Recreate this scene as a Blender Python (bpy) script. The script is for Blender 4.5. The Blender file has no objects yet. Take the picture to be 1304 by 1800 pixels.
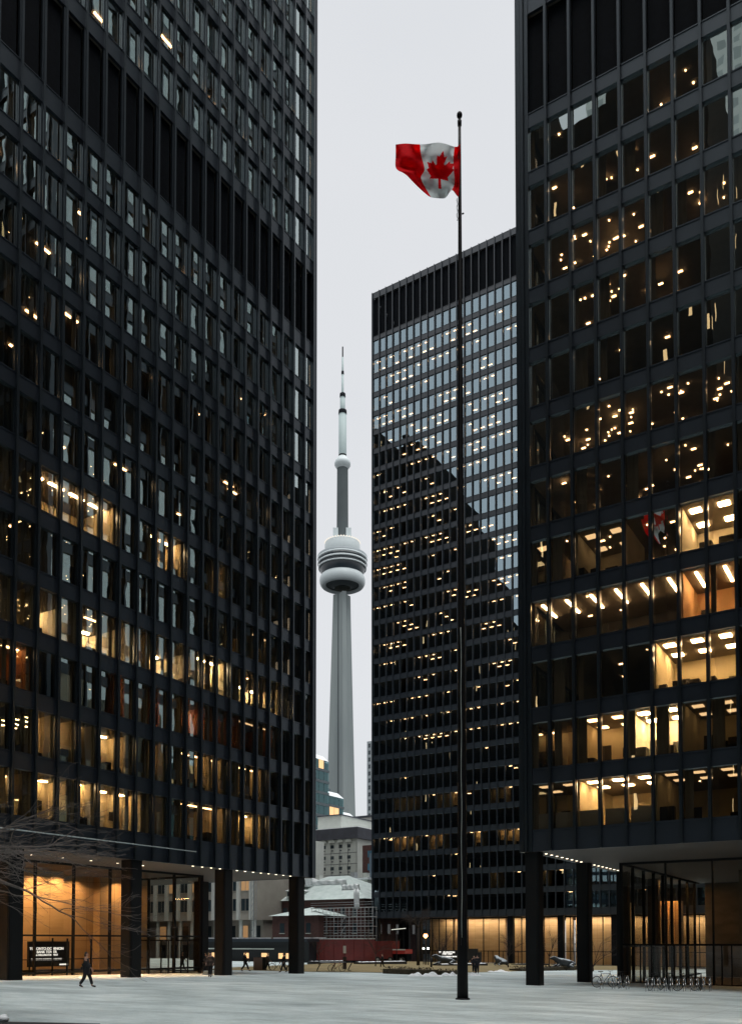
import bpy, math, random
from mathutils import Vector, Matrix
random.seed(7)
scene = bpy.context.scene
COL = scene.collection

# ------------------------------------------------------------------ camera
W0, H0 = 1304.0, 1800.0
F_PX, CX, CY = 1541.45, 652.0, 1603.0
PITCH, YAW, CAM_H = 0.0338, 0.56268, 2.348
FW = Vector((-math.sin(YAW)*math.cos(PITCH), math.cos(YAW)*math.cos(PITCH), math.sin(PITCH)))
RT = Vector((math.cos(YAW), math.sin(YAW), 0))
UP = RT.cross(FW)
CAM = Vector((0, 0, CAM_H))
cd = bpy.data.cameras.new('camera'); cam = bpy.data.objects.new('camera', cd); COL.objects.link(cam)
m3 = Matrix((RT, UP, -FW)).transposed()
cam.matrix_world = Matrix.Translation(CAM) @ m3.to_4x4()
cd.sensor_fit = 'HORIZONTAL'; cd.sensor_width = 36.0
cd.lens = F_PX/W0*36.0
cd.shift_x = 0.0; cd.shift_y = (CY-H0/2)/W0
cd.clip_start = 0.1; cd.clip_end = 6000
scene.camera = cam

# ------------------------------------------------------------------ world and sun (overcast dusk)
SUN_EL, SUN_ROT = math.radians(80), math.radians(100)
w = bpy.data.worlds.new('World'); scene.world = w; w.use_nodes = True
nt = w.node_tree; nt.nodes.clear()
sky = nt.nodes.new('ShaderNodeTexSky'); sky.sky_type = 'NISHITA'; sky.sun_disc = False
sky.sun_elevation = SUN_EL; sky.sun_rotation = SUN_ROT; sky.air_density = 1.0; sky.dust_density = 3.0
b1 = nt.nodes.new('ShaderNodeBackground'); b1.inputs[1].default_value = 0.015
nt.links.new(sky.outputs[0], b1.inputs[0])
b2 = nt.nodes.new('ShaderNodeBackground'); b2.inputs[1].default_value = 0.725     # the cloud layer
tc = nt.nodes.new('ShaderNodeTexCoord'); nz = nt.nodes.new('ShaderNodeTexNoise')
nz.inputs['Scale'].default_value = 1.6; nz.inputs['Detail'].default_value = 4
cr = nt.nodes.new('ShaderNodeValToRGB')
cr.color_ramp.elements[0].position = .3; cr.color_ramp.elements[0].color = (.925, .95, .975, 1)
cr.color_ramp.elements[1].position = .7; cr.color_ramp.elements[1].color = (1.06, 1.065, 1.08, 1)
nt.links.new(tc.outputs['Generated'], nz.inputs['Vector']); nt.links.new(nz.outputs['Fac'], cr.inputs[0])
nt.links.new(cr.outputs[0], b2.inputs[0])
ad = nt.nodes.new('ShaderNodeAddShader'); wo = nt.nodes.new('ShaderNodeOutputWorld')
nt.links.new(b1.outputs[0], ad.inputs[0]); nt.links.new(b2.outputs[0], ad.inputs[1]); nt.links.new(ad.outputs[0], wo.inputs[0])
sd = bpy.data.lights.new('sun', 'SUN'); sd.energy = 2.9; sd.angle = math.radians(60); sd.color = (1, .985, .96)
so = bpy.data.objects.new('sun', sd); COL.objects.link(so)
so.rotation_euler = (math.pi/2-SUN_EL, 0, -SUN_ROT+math.pi)
scene.view_settings.view_transform = 'Standard'; scene.view_settings.look = 'None'
scene.view_settings.exposure = 0.0; scene.view_settings.gamma = 1.0; scene.view_settings.use_curve_mapping = False
cy = scene.cycles
cy.use_denoising = True; cy.max_bounces = 8; cy.glossy_bounces = 5; cy.diffuse_bounces = 3
cy.transmission_bounces = 4; cy.transparent_max_bounces = 24; cy.sample_clamp_indirect = 3.0; cy.sample_clamp_direct = 0
cy.caustics_reflective = False; cy.caustics_refractive = False; cy.blur_glossy = 0.5
cy.use_light_tree = True

# ------------------------------------------------------------------ helpers
def ray(px, py):
    return FW + RT*((px-CX)/F_PX) - UP*((py-CY)/F_PX)
def gz(x, y):                      # the plaza falls gently towards the street
    return 0.13 - 0.0175*(min(y, 165)-30.8) - 0.006*(max(x, -120)+43.4)
def gp(px, py):                    # the point of the plaza that the photo shows at a pixel
    d = ray(px, py); t = (0.13+.0175*30.8-.006*43.4-CAM_H)/(d.z+.0175*d.y+.006*d.x)
    v = CAM+d*t
    return Vector((v.x, v.y, gz(v.x, v.y)))
FH = Vector((-math.sin(YAW), math.cos(YAW), 0))
def at(px, py, D):                 # a point at horizontal distance D along the view
    d = ray(px, py); return CAM + d*(D/d.dot(FH))
def onx(px, py, X): d = ray(px, py); return CAM+d*(X/d.x)
def ony(px, py, Y): d = ray(px, py); return CAM+d*(Y/d.y)
def proj(v):
    r = v-CAM; d = r.dot(FW)
    return CX+F_PX*r.dot(RT)/d, CY-F_PX*r.dot(UP)/d, d

class MB:
    def __init__(s): s.v = []; s.f = []; s.m = []; s.sm = []
    def quad(s, a, b, c, d, m=0):
        i = len(s.v); s.v += [tuple(a), tuple(b), tuple(c), tuple(d)]; s.f.append((i, i+1, i+2, i+3)); s.m.append(m); s.sm.append(False); return s
    def poly(s, pts, m=0):
        i = len(s.v); s.v += [tuple(p) for p in pts]; s.f.append(tuple(range(i, i+len(pts)))); s.m.append(m); s.sm.append(False); return s
    def box(s, x0, x1, y0, y1, z0, z1, m=0):
        if x0 > x1: x0, x1 = x1, x0
        if y0 > y1: y0, y1 = y1, y0
        i = len(s.v)
        s.v += [(x0,y0,z0),(x1,y0,z0),(x1,y1,z0),(x0,y1,z0),(x0,y0,z1),(x1,y0,z1),(x1,y1,z1),(x0,y1,z1)]
        for q in ((0,3,2,1),(4,5,6,7),(0,1,5,4),(1,2,6,5),(2,3,7,6),(3,0,4,7)):
            s.f.append(tuple(i+k for k in q)); s.m.append(m); s.sm.append(False)
        return s
    def obox(s, c, hx, hy, hz, ang=0, m=0):      # box turned about z
        ca, sa = math.cos(ang), math.sin(ang); i = len(s.v)
        for z in (-hz, hz):
            for x, y in ((-hx,-hy),(hx,-hy),(hx,hy),(-hx,hy)):
                s.v.append((c[0]+x*ca-y*sa, c[1]+x*sa+y*ca, c[2]+z))
        for q in ((0,3,2,1),(4,5,6,7),(0,1,5,4),(1,2,6,5),(2,3,7,6),(3,0,4,7)):
            s.f.append(tuple(i+k for k in q)); s.m.append(m); s.sm.append(False)
        return s
    def tube(s, pts, rad, n=6, m=0, cap=True):
        pts = [Vector(p) for p in pts]
        if not hasattr(rad, '__len__'): rad = [rad]*len(pts)
        base = len(s.v); ref = None
        for k, p in enumerate(pts):
            t = (pts[min(k+1, len(pts)-1)]-pts[max(k-1, 0)])
            t = t.normalized() if t.length > 1e-9 else Vector((0,0,1))
            if ref is None:
                a = Vector((0,0,1)) if abs(t.z) < .9 else Vector((1,0,0)); ref = t.cross(a).normalized()
            else:
                ref = (ref - t*ref.dot(t)); ref = ref.normalized() if ref.length > 1e-6 else t.orthogonal().normalized()
            b = t.cross(ref)
            for j in range(n):
                a = 2*math.pi*j/n
                q = p+(ref*math.cos(a)+b*math.sin(a))*rad[k]; s.v.append(tuple(q))
        for k in range(len(pts)-1):
            for j in range(n):
                s.f.append((base+k*n+j, base+k*n+(j+1)%n, base+(k+1)*n+(j+1)%n, base+(k+1)*n+j)); s.m.append(m); s.sm.append(True)
        if cap:
            s.f.append(tuple(base+j for j in reversed(range(n)))); s.m.append(m); s.sm.append(False)
            e = base+(len(pts)-1)*n; s.f.append(tuple(e+j for j in range(n))); s.m.append(m); s.sm.append(False)
        return s
    def lathe(s, prof, cx, cyy, n=32, m=0, cap=False):
        base = len(s.v)
        for r, z in prof:
            for j in range(n):
                a = 2*math.pi*j/n; s.v.append((cx+r*math.cos(a), cyy+r*math.sin(a), z))
        for k in range(len(prof)-1):
            for j in range(n):
                s.f.append((base+k*n+j, base+k*n+(j+1)%n, base+(k+1)*n+(j+1)%n, base+(k+1)*n+j)); s.m.append(m); s.sm.append(True)
        if cap:
            s.f.append(tuple(base+j for j in reversed(range(n)))); s.m.append(m); s.sm.append(False)
            e = base+(len(prof)-1)*n; s.f.append(tuple(e+j for j in range(n))); s.m.append(m); s.sm.append(False)
        return s
    def build(s, name, mats, parent=None, label=None, kind=None):
        me = bpy.data.meshes.new(name)
        off = ORG.get(parent.name, Vector((0,0,0))) if parent else Vector((0,0,0))
        me.from_pydata([(x-off.x, y-off.y, z-off.z) for x, y, z in s.v], [], s.f)
        if not isinstance(mats, (list, tuple)): mats = [mats]
        for mm in mats: me.materials.append(mm)
        me.polygons.foreach_set('material_index', s.m)
        me.polygons.foreach_set('use_smooth', s.sm)
        me.update()
        o = bpy.data.objects.new(name, me); COL.objects.link(o)
        if parent: o.parent = parent; ORG[o.name] = off
        if label: o['label'] = label
        if kind: o['kind'] = kind
        return o
ORG = {}
def thing(name, label, cat, loc=(0,0,0), rz=0, group=None):
    o = bpy.data.objects.new(name, None); COL.objects.link(o); o.location = loc; o.rotation_euler = (0,0,rz)
    o['label'] = label; o['category'] = cat
    if group: o['group'] = group
    if rz == 0: ORG[o.name] = Vector(loc)
    return o
def tag(o, label, cat, group=None):
    o['label'] = label; o['category'] = cat
    if group: o['group'] = group
    return o
def dup(root, loc, rz, label=None):
    def rec(o, par):
        c = o.copy(); COL.objects.link(c)
        if par: c.parent = par
        for ch in [x for x in bpy.data.objects if x.parent == o and x != c]: rec(ch, c)
        return c
    r = rec(root, None); r.location = loc; r.rotation_euler = (0,0,rz)
    if label: r['label'] = label
    return r
BOXF = ((0,3,2,1),(4,5,6,7),(0,1,5,4),(1,2,6,5),(2,3,7,6),(3,0,4,7))

# ------------------------------------------------------------------ materials
def mat(name, col, rough=.6, metal=0, noise=0, nscale=1.0, spec=.5, emit=0, ecol=None, bump=0, bscale=8, coord='Object', col2=None, sx=1, sy=1, sz=1):
    m = bpy.data.materials.new(name); m.use_nodes = True; n = m.node_tree.nodes; l = m.node_tree.links
    p = n['Principled BSDF']
    p.inputs['Base Color'].default_value = (*col, 1); p.inputs['Roughness'].default_value = rough
    p.inputs['Metallic'].default_value = metal; p.inputs['Specular IOR Level'].default_value = spec
    if noise or bump or col2:
        t = n.new('ShaderNodeTexCoord'); mp = n.new('ShaderNodeMapping'); mp.inputs['Scale'].default_value = (sx, sy, sz)
        l.new(t.outputs[coord], mp.inputs[0])
    if noise or col2:
        x = n.new('ShaderNodeTexNoise'); x.inputs['Scale'].default_value = nscale; x.inputs['Detail'].default_value = 6; x.inputs['Roughness'].default_value = .6
        l.new(mp.outputs[0], x.inputs['Vector'])
        r = n.new('ShaderNodeValToRGB'); r.color_ramp.elements[0].position = .3; r.color_ramp.elements[1].position = .7
        c2 = col2 or tuple(c*(1-noise) for c in col); c1 = col if col2 else tuple(min(1, c*(1+noise)) for c in col)
        r.color_ramp.elements[0].color = (*c2, 1); r.color_ramp.elements[1].color = (*c1, 1)
        l.new(x.outputs['Fac'], r.inputs[0]); l.new(r.outputs[0], p.inputs['Base Color'])
    if bump:
        y = n.new('ShaderNodeTexNoise'); y.inputs['Scale'].default_value = bscale; y.inputs['Detail'].default_value = 4
        l.new(mp.outputs[0], y.inputs['Vector'])
        bb = n.new('ShaderNodeBump'); bb.inputs['Strength'].default_value = bump; bb.inputs['Distance'].default_value = .05
        l.new(y.outputs['Fac'], bb.inputs['Height']); l.new(bb.outputs[0], p.inputs['Normal'])
    if emit:
        p.inputs['Emission Color'].default_value = (*(ecol or col), 1); p.inputs['Emission Strength'].default_value = emit
    return m
def glass(name, tint, refl, rcol=(1,1,1), wav=.0022, wscale=.75):
    m = bpy.data.materials.new(name); m.use_nodes = True; n = m.node_tree.nodes; l = m.node_tree.links; n.clear()
    o = n.new('ShaderNodeOutputMaterial'); mx = n.new('ShaderNodeMixShader'); tr = n.new('ShaderNodeBsdfTransparent'); g = n.new('ShaderNodeBsdfGlossy')
    tr.inputs[0].default_value = (*tint, 1); g.inputs['Color'].default_value = (*rcol, 1); g.inputs['Roughness'].default_value = 0.0
    ge = n.new('ShaderNodeNewGeometry'); dt = n.new('ShaderNodeVectorMath'); dt.operation = 'DOT_PRODUCT'
    l.new(ge.outputs['Incoming'], dt.inputs[0]); l.new(ge.outputs['Normal'], dt.inputs[1])
    ab = n.new('ShaderNodeMath'); ab.operation = 'ABSOLUTE'; l.new(dt.outputs['Value'], ab.inputs[0])
    om = n.new('ShaderNodeMath'); om.operation = 'SUBTRACT'; om.inputs[0].default_value = 1; l.new(ab.outputs[0], om.inputs[1])
    pw = n.new('ShaderNodeMath'); pw.operation = 'POWER'; pw.inputs[1].default_value = 4; l.new(om.outputs[0], pw.inputs[0])
    ma = n.new('ShaderNodeMath'); ma.operation = 'MULTIPLY_ADD'; ma.inputs[1].default_value = 1-refl; ma.inputs[2].default_value = refl; ma.use_clamp = True
    l.new(pw.outputs[0], ma.inputs[0]); l.new(ma.outputs[0], mx.inputs[0])
    l.new(tr.outputs[0], mx.inputs[1]); l.new(g.outputs[0], mx.inputs[2]); l.new(mx.outputs[0], o.inputs[0])
    if wav:
        t = n.new('ShaderNodeTexCoord'); x = n.new('ShaderNodeTexNoise'); x.inputs['Scale'].default_value = wscale; x.inputs['Detail'].default_value = 1.0
        gi = n.new('ShaderNodeNewGeometry'); va = n.new('ShaderNodeVectorMath'); va.operation = 'MULTIPLY_ADD'
        va.inputs[1].default_value = (37, 53, 71)
        cmb = n.new('ShaderNodeCombineXYZ')
        for k in range(3): l.new(gi.outputs['Random Per Island'], cmb.inputs[k])
        l.new(cmb.outputs[0], va.inputs[0]); l.new(t.outputs['Object'], va.inputs[2]); l.new(va.outputs[0], x.inputs['Vector'])
        b = n.new('ShaderNodeBump'); b.inputs['Strength'].default_value = 1; b.inputs['Distance'].default_value = wav
        l.new(x.outputs['Fac'], b.inputs['Height']); l.new(b.outputs[0], g.inputs['Normal']); 
    return m
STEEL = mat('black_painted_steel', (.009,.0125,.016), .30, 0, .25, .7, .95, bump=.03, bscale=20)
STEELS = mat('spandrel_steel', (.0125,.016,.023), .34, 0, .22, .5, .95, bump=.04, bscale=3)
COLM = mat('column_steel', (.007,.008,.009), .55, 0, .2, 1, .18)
GL_T = glass('bronze_window_glass', (.76,.66,.52), .46, (.86,.98,.97))
GL_C = glass('grey_window_glass', (.66,.60,.50), .42, (.70,.90,1), .0012, .5)
GL_L = glass('clear_lobby_glass', (.80,.78,.72), .03, (1,1,1), .0)
DARK = mat('louvre_black', (.004,.006,.009), .8, 0, .3, 3, .08)
for _m in (STEEL, STEELS): _m.node_tree.nodes['Principled BSDF'].inputs['Specular Tint'].default_value = (.74,.88,1,1)
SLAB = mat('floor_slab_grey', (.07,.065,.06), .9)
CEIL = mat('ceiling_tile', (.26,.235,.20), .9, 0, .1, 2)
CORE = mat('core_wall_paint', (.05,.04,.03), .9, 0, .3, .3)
WALLR = mat('office_wall_cream', (.66,.58,.38), .85, 0, .12, .8)
WALLO = mat('office_wall_wood', (.42,.17,.05), .6, 0, .25, 1.5)
WALLA = mat('office_wall_amber', (.60,.36,.17), .7, 0, .12, .6)
WALLW = mat('office_wall_white', (.62,.58,.46), .85, 0, .08, 1)
FURN = mat('dark_furniture', (.012,.011,.010), .6)
BLIND = mat('grey_roller_blind', (.11,.105,.095), .9, 0, .08, 4)
CURT = mat('pale_curtain', (.22,.20,.165), .9, 0, .25, 6, sz=.1)
SCREEN = mat('frosted_screen', (.40,.41,.40), .6, 0, .06, 2)
SOFF = mat('soffit_panel', (.13,.115,.105), .7, 0, .06, .4)
TRAV = mat('travertine', (.62,.44,.25), .55, 0, .14, .35, col2=(.47,.32,.17), sx=1, sy=1, sz=5, bump=.02, bscale=3)
def _joints(m, wd, ht):
    n = m.node_tree.nodes; l = m.node_tree.links; p = n['Principled BSDF']; src = p.inputs['Base Color'].links[0].from_socket
    t = n.new('ShaderNodeTexCoord'); sep = n.new('ShaderNodeSeparateXYZ'); l.new(t.outputs['Object'], sep.inputs[0])
    a = n.new('ShaderNodeMath'); a.operation = 'ADD'; l.new(sep.outputs[0], a.inputs[0]); l.new(sep.outputs[1], a.inputs[1])
    c = n.new('ShaderNodeCombineXYZ'); l.new(a.outputs[0], c.inputs[0]); l.new(sep.outputs[2], c.inputs[1])
    b = n.new('ShaderNodeTexBrick'); b.offset = 0; b.inputs['Scale'].default_value = 1; b.inputs['Brick Width'].default_value = wd; b.inputs['Row Height'].default_value = ht
    b.inputs['Mortar Size'].default_value = .016; b.inputs['Color1'].default_value = (1,1,1,1); b.inputs['Color2'].default_value = (.84,.84,.84,1); b.inputs['Mortar'].default_value = (.45,.42,.4,1)
    l.new(c.outputs[0], b.inputs['Vector'])
    x = n.new('ShaderNodeMix'); x.data_type = 'RGBA'; x.blend_type = 'MULTIPLY'; x.inputs[0].default_value = 1
    l.new(src, x.inputs[6]); l.new(b.outputs[0], x.inputs[7]); l.new(x.outputs[2], p.inputs['Base Color'])
_joints(TRAV, 1.5, 2.4)
def emi(name, col, st):
    m = bpy.data.materials.new(name); m.use_nodes = True; n = m.node_tree.nodes; n.clear()
    o = n.new('ShaderNodeOutputMaterial'); e = n.new('ShaderNodeEmission'); e.inputs[0].default_value = (*col,1); e.inputs[1].default_value = st
    m.node_tree.links.new(e.outputs[0], o.inputs[0]); return m
L_ROOM = emi('warm_strip_lamp', (1,.69,.38), 72)
L_ROOMW = emi('neutral_strip_lamp', (1,.74,.43), 150)
L_SPOT = emi('warm_spot_lamp', (1,.66,.36), 16)
L_DIM = emi('dim_panel_lamp', (1,.72,.42), 2.2)
L_DOWN = emi('soffit_downlight', (1,.84,.60), 4.5)

# ------------------------------------------------------------------ the ground
def sheet(name, xs, ys, m, dz=0, label=None):
    b = MB(); nx, ny = len(xs), len(ys)
    for y in ys:
        for x in xs: b.v.append((x, y, gz(x, y)+dz))
    for j in range(ny-1):
        for i in range(nx-1):
            b.f.append((j*nx+i, j*nx+i+1, (j+1)*nx+i+1, (j+1)*nx+i)); b.m.append(0); b.sm.append(True)
    o = b.build(name, m); o['kind'] = 'structure'; return o
PLAZA = bpy.data.materials.new('icy_granite'); PLAZA.use_nodes = True
def _plaza():
    n = PLAZA.node_tree.nodes; l = PLAZA.node_tree.links; p = n['Principled BSDF']
    t = n.new('ShaderNodeTexCoord'); mp = n.new('ShaderNodeMapping'); mp.inputs['Rotation'].default_value = (0,0,-YAW); mp.inputs['Scale'].default_value = (.45,.9,1)
    l.new(t.outputs['Object'], mp.inputs[0])
    a = n.new('ShaderNodeTexNoise'); a.inputs['Scale'].default_value = .55; a.inputs['Detail'].default_value = 8; a.inputs['Roughness'].default_value = .68
    l.new(mp.outputs[0], a.inputs['Vector'])
    f = n.new('ShaderNodeTexNoise'); f.inputs['Scale'].default_value = 9; f.inputs['Detail'].default_value = 6; f.inputs['Roughness'].default_value = .75
    l.new(t.outputs['Object'], f.inputs['Vector'])
    s = n.new('ShaderNodeMath'); s.operation = 'MULTIPLY_ADD'; s.inputs[1].default_value = .32; l.new(f.outputs['Fac'], s.inputs[0]); l.new(a.outputs['Fac'], s.inputs[2])
    r = n.new('ShaderNodeValToRGB'); e = r.color_ramp.elements
    e[0].position = .48; e[0].color = (.40,.485,.495,1); e[1].position = .84; e[1].color = (.82,.91,.92,1)
    q = r.color_ramp.elements.new(.66); q.color = (.61,.71,.72,1)
    l.new(s.outputs[0], r.inputs[0]); 
    br = n.new('ShaderNodeTexBrick'); br.inputs['Scale'].default_value = 1; br.offset = 0; br.inputs['Brick Width'].default_value = 1.524; br.inputs['Row Height'].default_value = 1.524
    br.inputs['Mortar Size'].default_value = .012; br.inputs['Color1'].default_value = (1,1,1,1); br.inputs['Color2'].default_value = (.95,.95,.95,1); br.inputs['Mortar'].default_value = (.5,.5,.5,1)
    l.new(t.outputs['Object'], br.inputs['Vector'])
    mx = n.new('ShaderNodeMix'); mx.data_type = 'RGBA'; mx.blend_type = 'MULTIPLY'; mx.inputs[0].default_value = .8
    l.new(r.outputs[0], mx.inputs[6]); l.new(br.outputs[0], mx.inputs[7])
    st = n.new('ShaderNodeTexNoise'); st.inputs['Scale'].default_value = .16; st.inputs['Detail'].default_value = 9; st.inputs['Roughness'].default_value = .72; l.new(mp.outputs[0], st.inputs['Vector'])
    sr = n.new('ShaderNodeValToRGB'); sr.color_ramp.elements[0].position = .36; sr.color_ramp.elements[0].color = (.70,.72,.73,1); sr.color_ramp.elements[1].position = .56; sr.color_ramp.elements[1].color = (1,1,1,1); l.new(st.outputs['Fac'], sr.inputs[0])
    m2 = n.new('ShaderNodeMix'); m2.data_type = 'RGBA'; m2.blend_type = 'MULTIPLY'; m2.inputs[0].default_value = 1
    l.new(mx.outputs[2], m2.inputs[6]); l.new(sr.outputs[0], m2.inputs[7]); l.new(m2.outputs[2], p.inputs['Base Color'])
    p.inputs['Roughness'].default_value = .62; p.inputs['Specular IOR Level'].default_value = .35
    bb = n.new('ShaderNodeBump'); bb.inputs['Strength'].default_value = .35; bb.inputs['Distance'].default_value = .03
    l.new(s.outputs[0], bb.inputs['Height']); l.new(bb.outputs[0], p.inputs['Normal'])
_plaza()
ASPH = mat('wet_asphalt', (.045,.047,.05), .5, 0, .3, .5)
LAWNM = mat('winter_lawn', (.30,.235,.115), .95, 0, .25, .35, col2=(.20,.165,.085), bump=.6, bscale=30)
SNOWM = mat('snow', (.80,.84,.87), .8, 0, .06, 2, bump=.3, bscale=6)
far = MB(); far.quad((-3000,-1500,-6),(3000,-1500,-6),(3000,4000,-6),(-3000,4000,-6)); o = far.build('ground', ASPH); o['kind'] = 'structure'
sheet('street', [-300,-120,-60,0,120], [104,130,165,230,330], ASPH, -.12)
sheet('plaza', [-125,-90,-60,-30,0,40,80], [-70,-20,0,20,40,60,80,104,134], PLAZA)

# ------------------------------------------------------------------ towers
MOD = 1.524
class Face:
    def __init__(s, o, u, n, mods): s.o = Vector(o); s.u = Vector(u); s.n = Vector(n); s.mods = mods; s.L = mods*MOD
    def pt(s, a, d, z): v = s.o+s.u*a+s.n*d; return Vector((v.x, v.y, z))
    def box(s, b, a0, a1, d0, d1, z0, z1, m=0):
        p, q = s.pt(a0, d0, z0), s.pt(a1, d1, z1); return b.box(p.x, q.x, p.y, q.y, z0, z1, m)
def area_in_view(pts):
    xs, ys = [], []
    for p in pts:
        x, y, d = proj(p)
        if d < 1: return 0
        xs.append(x); ys.append(y)
    x0, x1, y0, y1 = max(0, min(xs)), min(W0, max(xs)), max(0, min(ys)), min(H0, max(ys))
    return max(0, x1-x0)*max(0, y1-y0)
rng = random.Random(3)
STEELC = mat('sky_sheen_steel', (.026,.036,.048), .34, 0, .15, .3, .9)  # middle tower's black steel, with sky sheen put into a lighter blue base
def facade(root, face, openings, zbot, ztop, gm, post=(.35,.2), seen=True, jit=.0022, jamb=.085, sm=None):
    """openings: list of (z0, z1, 'w' or 'm')"""
    zs = [zbot]+[z for op in openings for z in op[:2]]+[ztop]
    for i in range(0, len(zs), 2):
        if zs[i+1]-zs[i] < .05: continue
        b = MB(); face.box(b, 0, face.L, -.16, 0, zs[i], zs[i+1])
        face.box(b, 0, face.L, .0, .035, zs[i+1]-.07, zs[i+1]-.002); face.box(b, 0, face.L, 0, .035, zs[i]+.002, zs[i]+.07)
        b.build('spandrel', sm or STEELS, root)
    for k in range(face.mods+1):
        b = MB(); a = k*MOD
        face.box(b, a-.012, a+.012, .0, .19, zbot+.01, ztop)
        face.box(b, a-.078, a+.078, .19, .225, zbot+.01, ztop)
        face.box(b, a-jamb, a+jamb, -.17, -.004, zbot+.02, ztop-.02)
        if k == 0: face.box(b, a-post[0], a+.12, -.35, .06, zbot, ztop)
        if k == face.mods: face.box(b, a-.12, a+post[1], -.35, .06, zbot, ztop)
        b.build('mullion', sm or STEEL, root)
    wins = []; louv = MB()
    for zi, (z0, z1, t) in enumerate(openings):
        for k in range(face.mods):
            a0, a1 = k*MOD+.095, (k+1)*MOD-.095
            if t == 'm':
                face.box(louv, a0, a1, -.34, -.30, z0, z1); continue
            d = [-.14+rng.uniform(-jit, jit) for _ in range(3)]; d.append(d[0]+d[2]-d[1])
            q = [face.pt(a0, d[0], z0), face.pt(a1, d[1], z0), face.pt(a1, d[2], z1), face.pt(a0, d[3], z1)]
            if (q[1]-q[0]).cross(q[2]-q[1]).xy.dot(face.n) < 0: q.reverse()
            wins.append((area_in_view(q) if seen else 0, q))
    if louv.v: louv.build('louvre', DARK, root)
    return wins
def put_windows(root, wins, gm, n=100):
    wins.sort(key=lambda t: -t[0])
    for a, q in wins[:n]:
        MB().quad(*q).build('window', gm, root)
    b = MB()
    for a, q in wins[n:]: b.quad(*q)
    if b.v: b.build('window', gm, root, kind='stuff')
class Lamps:
    def __init__(s): s.l = []
    def quad(s, face, a0, a1, d0, d1, z, m):
        q = [face.pt(a0, -d0, z), face.pt(a1, -d0, z), face.pt(a1, -d1, z), face.pt(a0, -d1, z)]
        n = (q[1]-q[0]).cross(q[2]-q[1])
        if n.z > 0: q.reverse()
        s.l.append((area_in_view([q[0]+Vector((0,0,.04)), q[1], q[2], q[3]]), q, m))
    def flush(s, root, n=100):
        s.l.sort(key=lambda t: -t[0])
        def add(b, q, m):
            up = Vector((0,0,.05)); b.quad(*q, m)
            for i in range(4): b.quad(q[i], q[i]+up, q[(i+1)%4]+up, q[(i+1)%4], m)
        for _, q, m in s.l[:n]:
            b = MB(); add(b, q, 0); b.build('ceiling_light_or_glint', m, root)
        rest = {}
        for _, q, m in s.l[n:]: rest.setdefault(m.name, (m, MB())); add(rest[m.name][1], q, 0)
        ms = [v[0] for v in rest.values()]
        if ms:
            B = MB()
            for k, (m, b) in enumerate(rest.values()):
                i = len(B.v); B.v += b.v; B.f += [tuple(i+x for x in f) for f in b.f]; B.m += [k]*len(b.f); B.sm += b.sm
            B.build('ceiling_light_or_glint', ms, root, kind='stuff')
def slabs(root, x0, x1, y0, y1, openings):
    for z0, z1, t in openings:
        b = MB(); b.box(x0, x1, y0, y1, z0-.95, z0-.3)
        b.m = [1 if f[0] % 8 == 0 and f[1] % 8 == 3 else 0 for f in b.f]
        b.build('floor_slab', [SLAB, CEIL], root)
    z = openings[-1][1]
    b = MB(); b.box(x0, x1, y0, y1, z+.02, z+.4); b.build('roof_slab', SLAB, root)
def room(root, face, z0, z1, n0, n1, wall, lamp, lamps, style='strip', depth=4.2, furn=True, seed=0):
    r = random.Random(seed*77+n0*13+int(z0*10))
    a0, a1 = n0*MOD+.04, n1*MOD-.04; zf, zc = z0-.28, z1+.01
    b = MB()
    face.box(b, a0, a1, -depth, -depth-.1, zf, zc)
    face.box(b, a0, a0+.08, -.42, -depth, zf, zc); face.box(b, a1-.08, a1, -.42, -depth, zf, zc)
    # a picture or door in the back wall
    face.box(b, a0+.3, a0+.95, -depth+.03, -depth, zf+.01, zf+2.05, 1)
    if a1-a0 > 2.4: face.box(b, a1-1.3, a1-.5, -depth+.03, -depth, zf+1.2, zf+1.8, 1)
    b.build('office_room', [wall, FURN], root)
    z = zc-.05
    if style == 'strip':
        for k in range(n0, n1):
            lamps.quad(face, k*MOD+.22, (k+1)*MOD-.22, 1.2, 1.38, z, lamp)
    elif style == 'cross':
        for k in range(n0, n1):
            lamps.quad(face, k*MOD+.70, k*MOD+.84, .8, 3.2, z, lamp)
    elif style == 'square':
        for k in range(n0, n1):
            for dd in (1.0, 3.0):
                lamps.quad(face, k*MOD+.4, k*MOD+1.0, dd, dd+.55, z, lamp)
    elif style == 'wash':
        for k in range(n0, n1):
            lamps.quad(face, k*MOD+.45, k*MOD+.95, depth-.60, depth-.35, z, lamp)
    if furn:
        f = MB()
        a = a0+.1
        while a < a1-.3:
            wd = r.uniform(.3, .9); h = r.choice([.35,.5,.75,.8,1.1])*r.uniform(.8,1.1)
            face.box(f, a, min(a+wd, a1-.1), -.5-r.uniform(0,.6), -1.2-r.uniform(0,.5), zf, zf+h)
            a += wd+r.uniform(0,.5)
        f.build('desk', FURN, root)

def downlights(root, face, a_list, d, z):
    for a in a_list:
        p = face.pt(a, -d, z); b = MB(); b.lathe([(.001, p.z-.022), (.075, p.z-.022), (.09, p.z-.002)], p.x, p.y, 10); b.build('downlight', L_DOWN, root)
def column(root, x, y, z1, wd=.9):
    b = MB(); h = wd/2; z0 = gz(x, y)-.05
    b.box(x-h, x+h, y-h, y+h, z0, z1)
    for sx, sy in ((1,0),(-1,0),(0,1),(0,-1)):          # flange plates of the clad steel column
        if sx: b.box(x+sx*h, x+sx*(h+.03), y-h*.82, y+h*.82, z0, z1-.004)
        else: b.box(x-h*.82, x+h*.82, y+sy*h, y+sy*(h+.03), z0, z1-.004)
    b.build('column', COLM, root)

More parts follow.
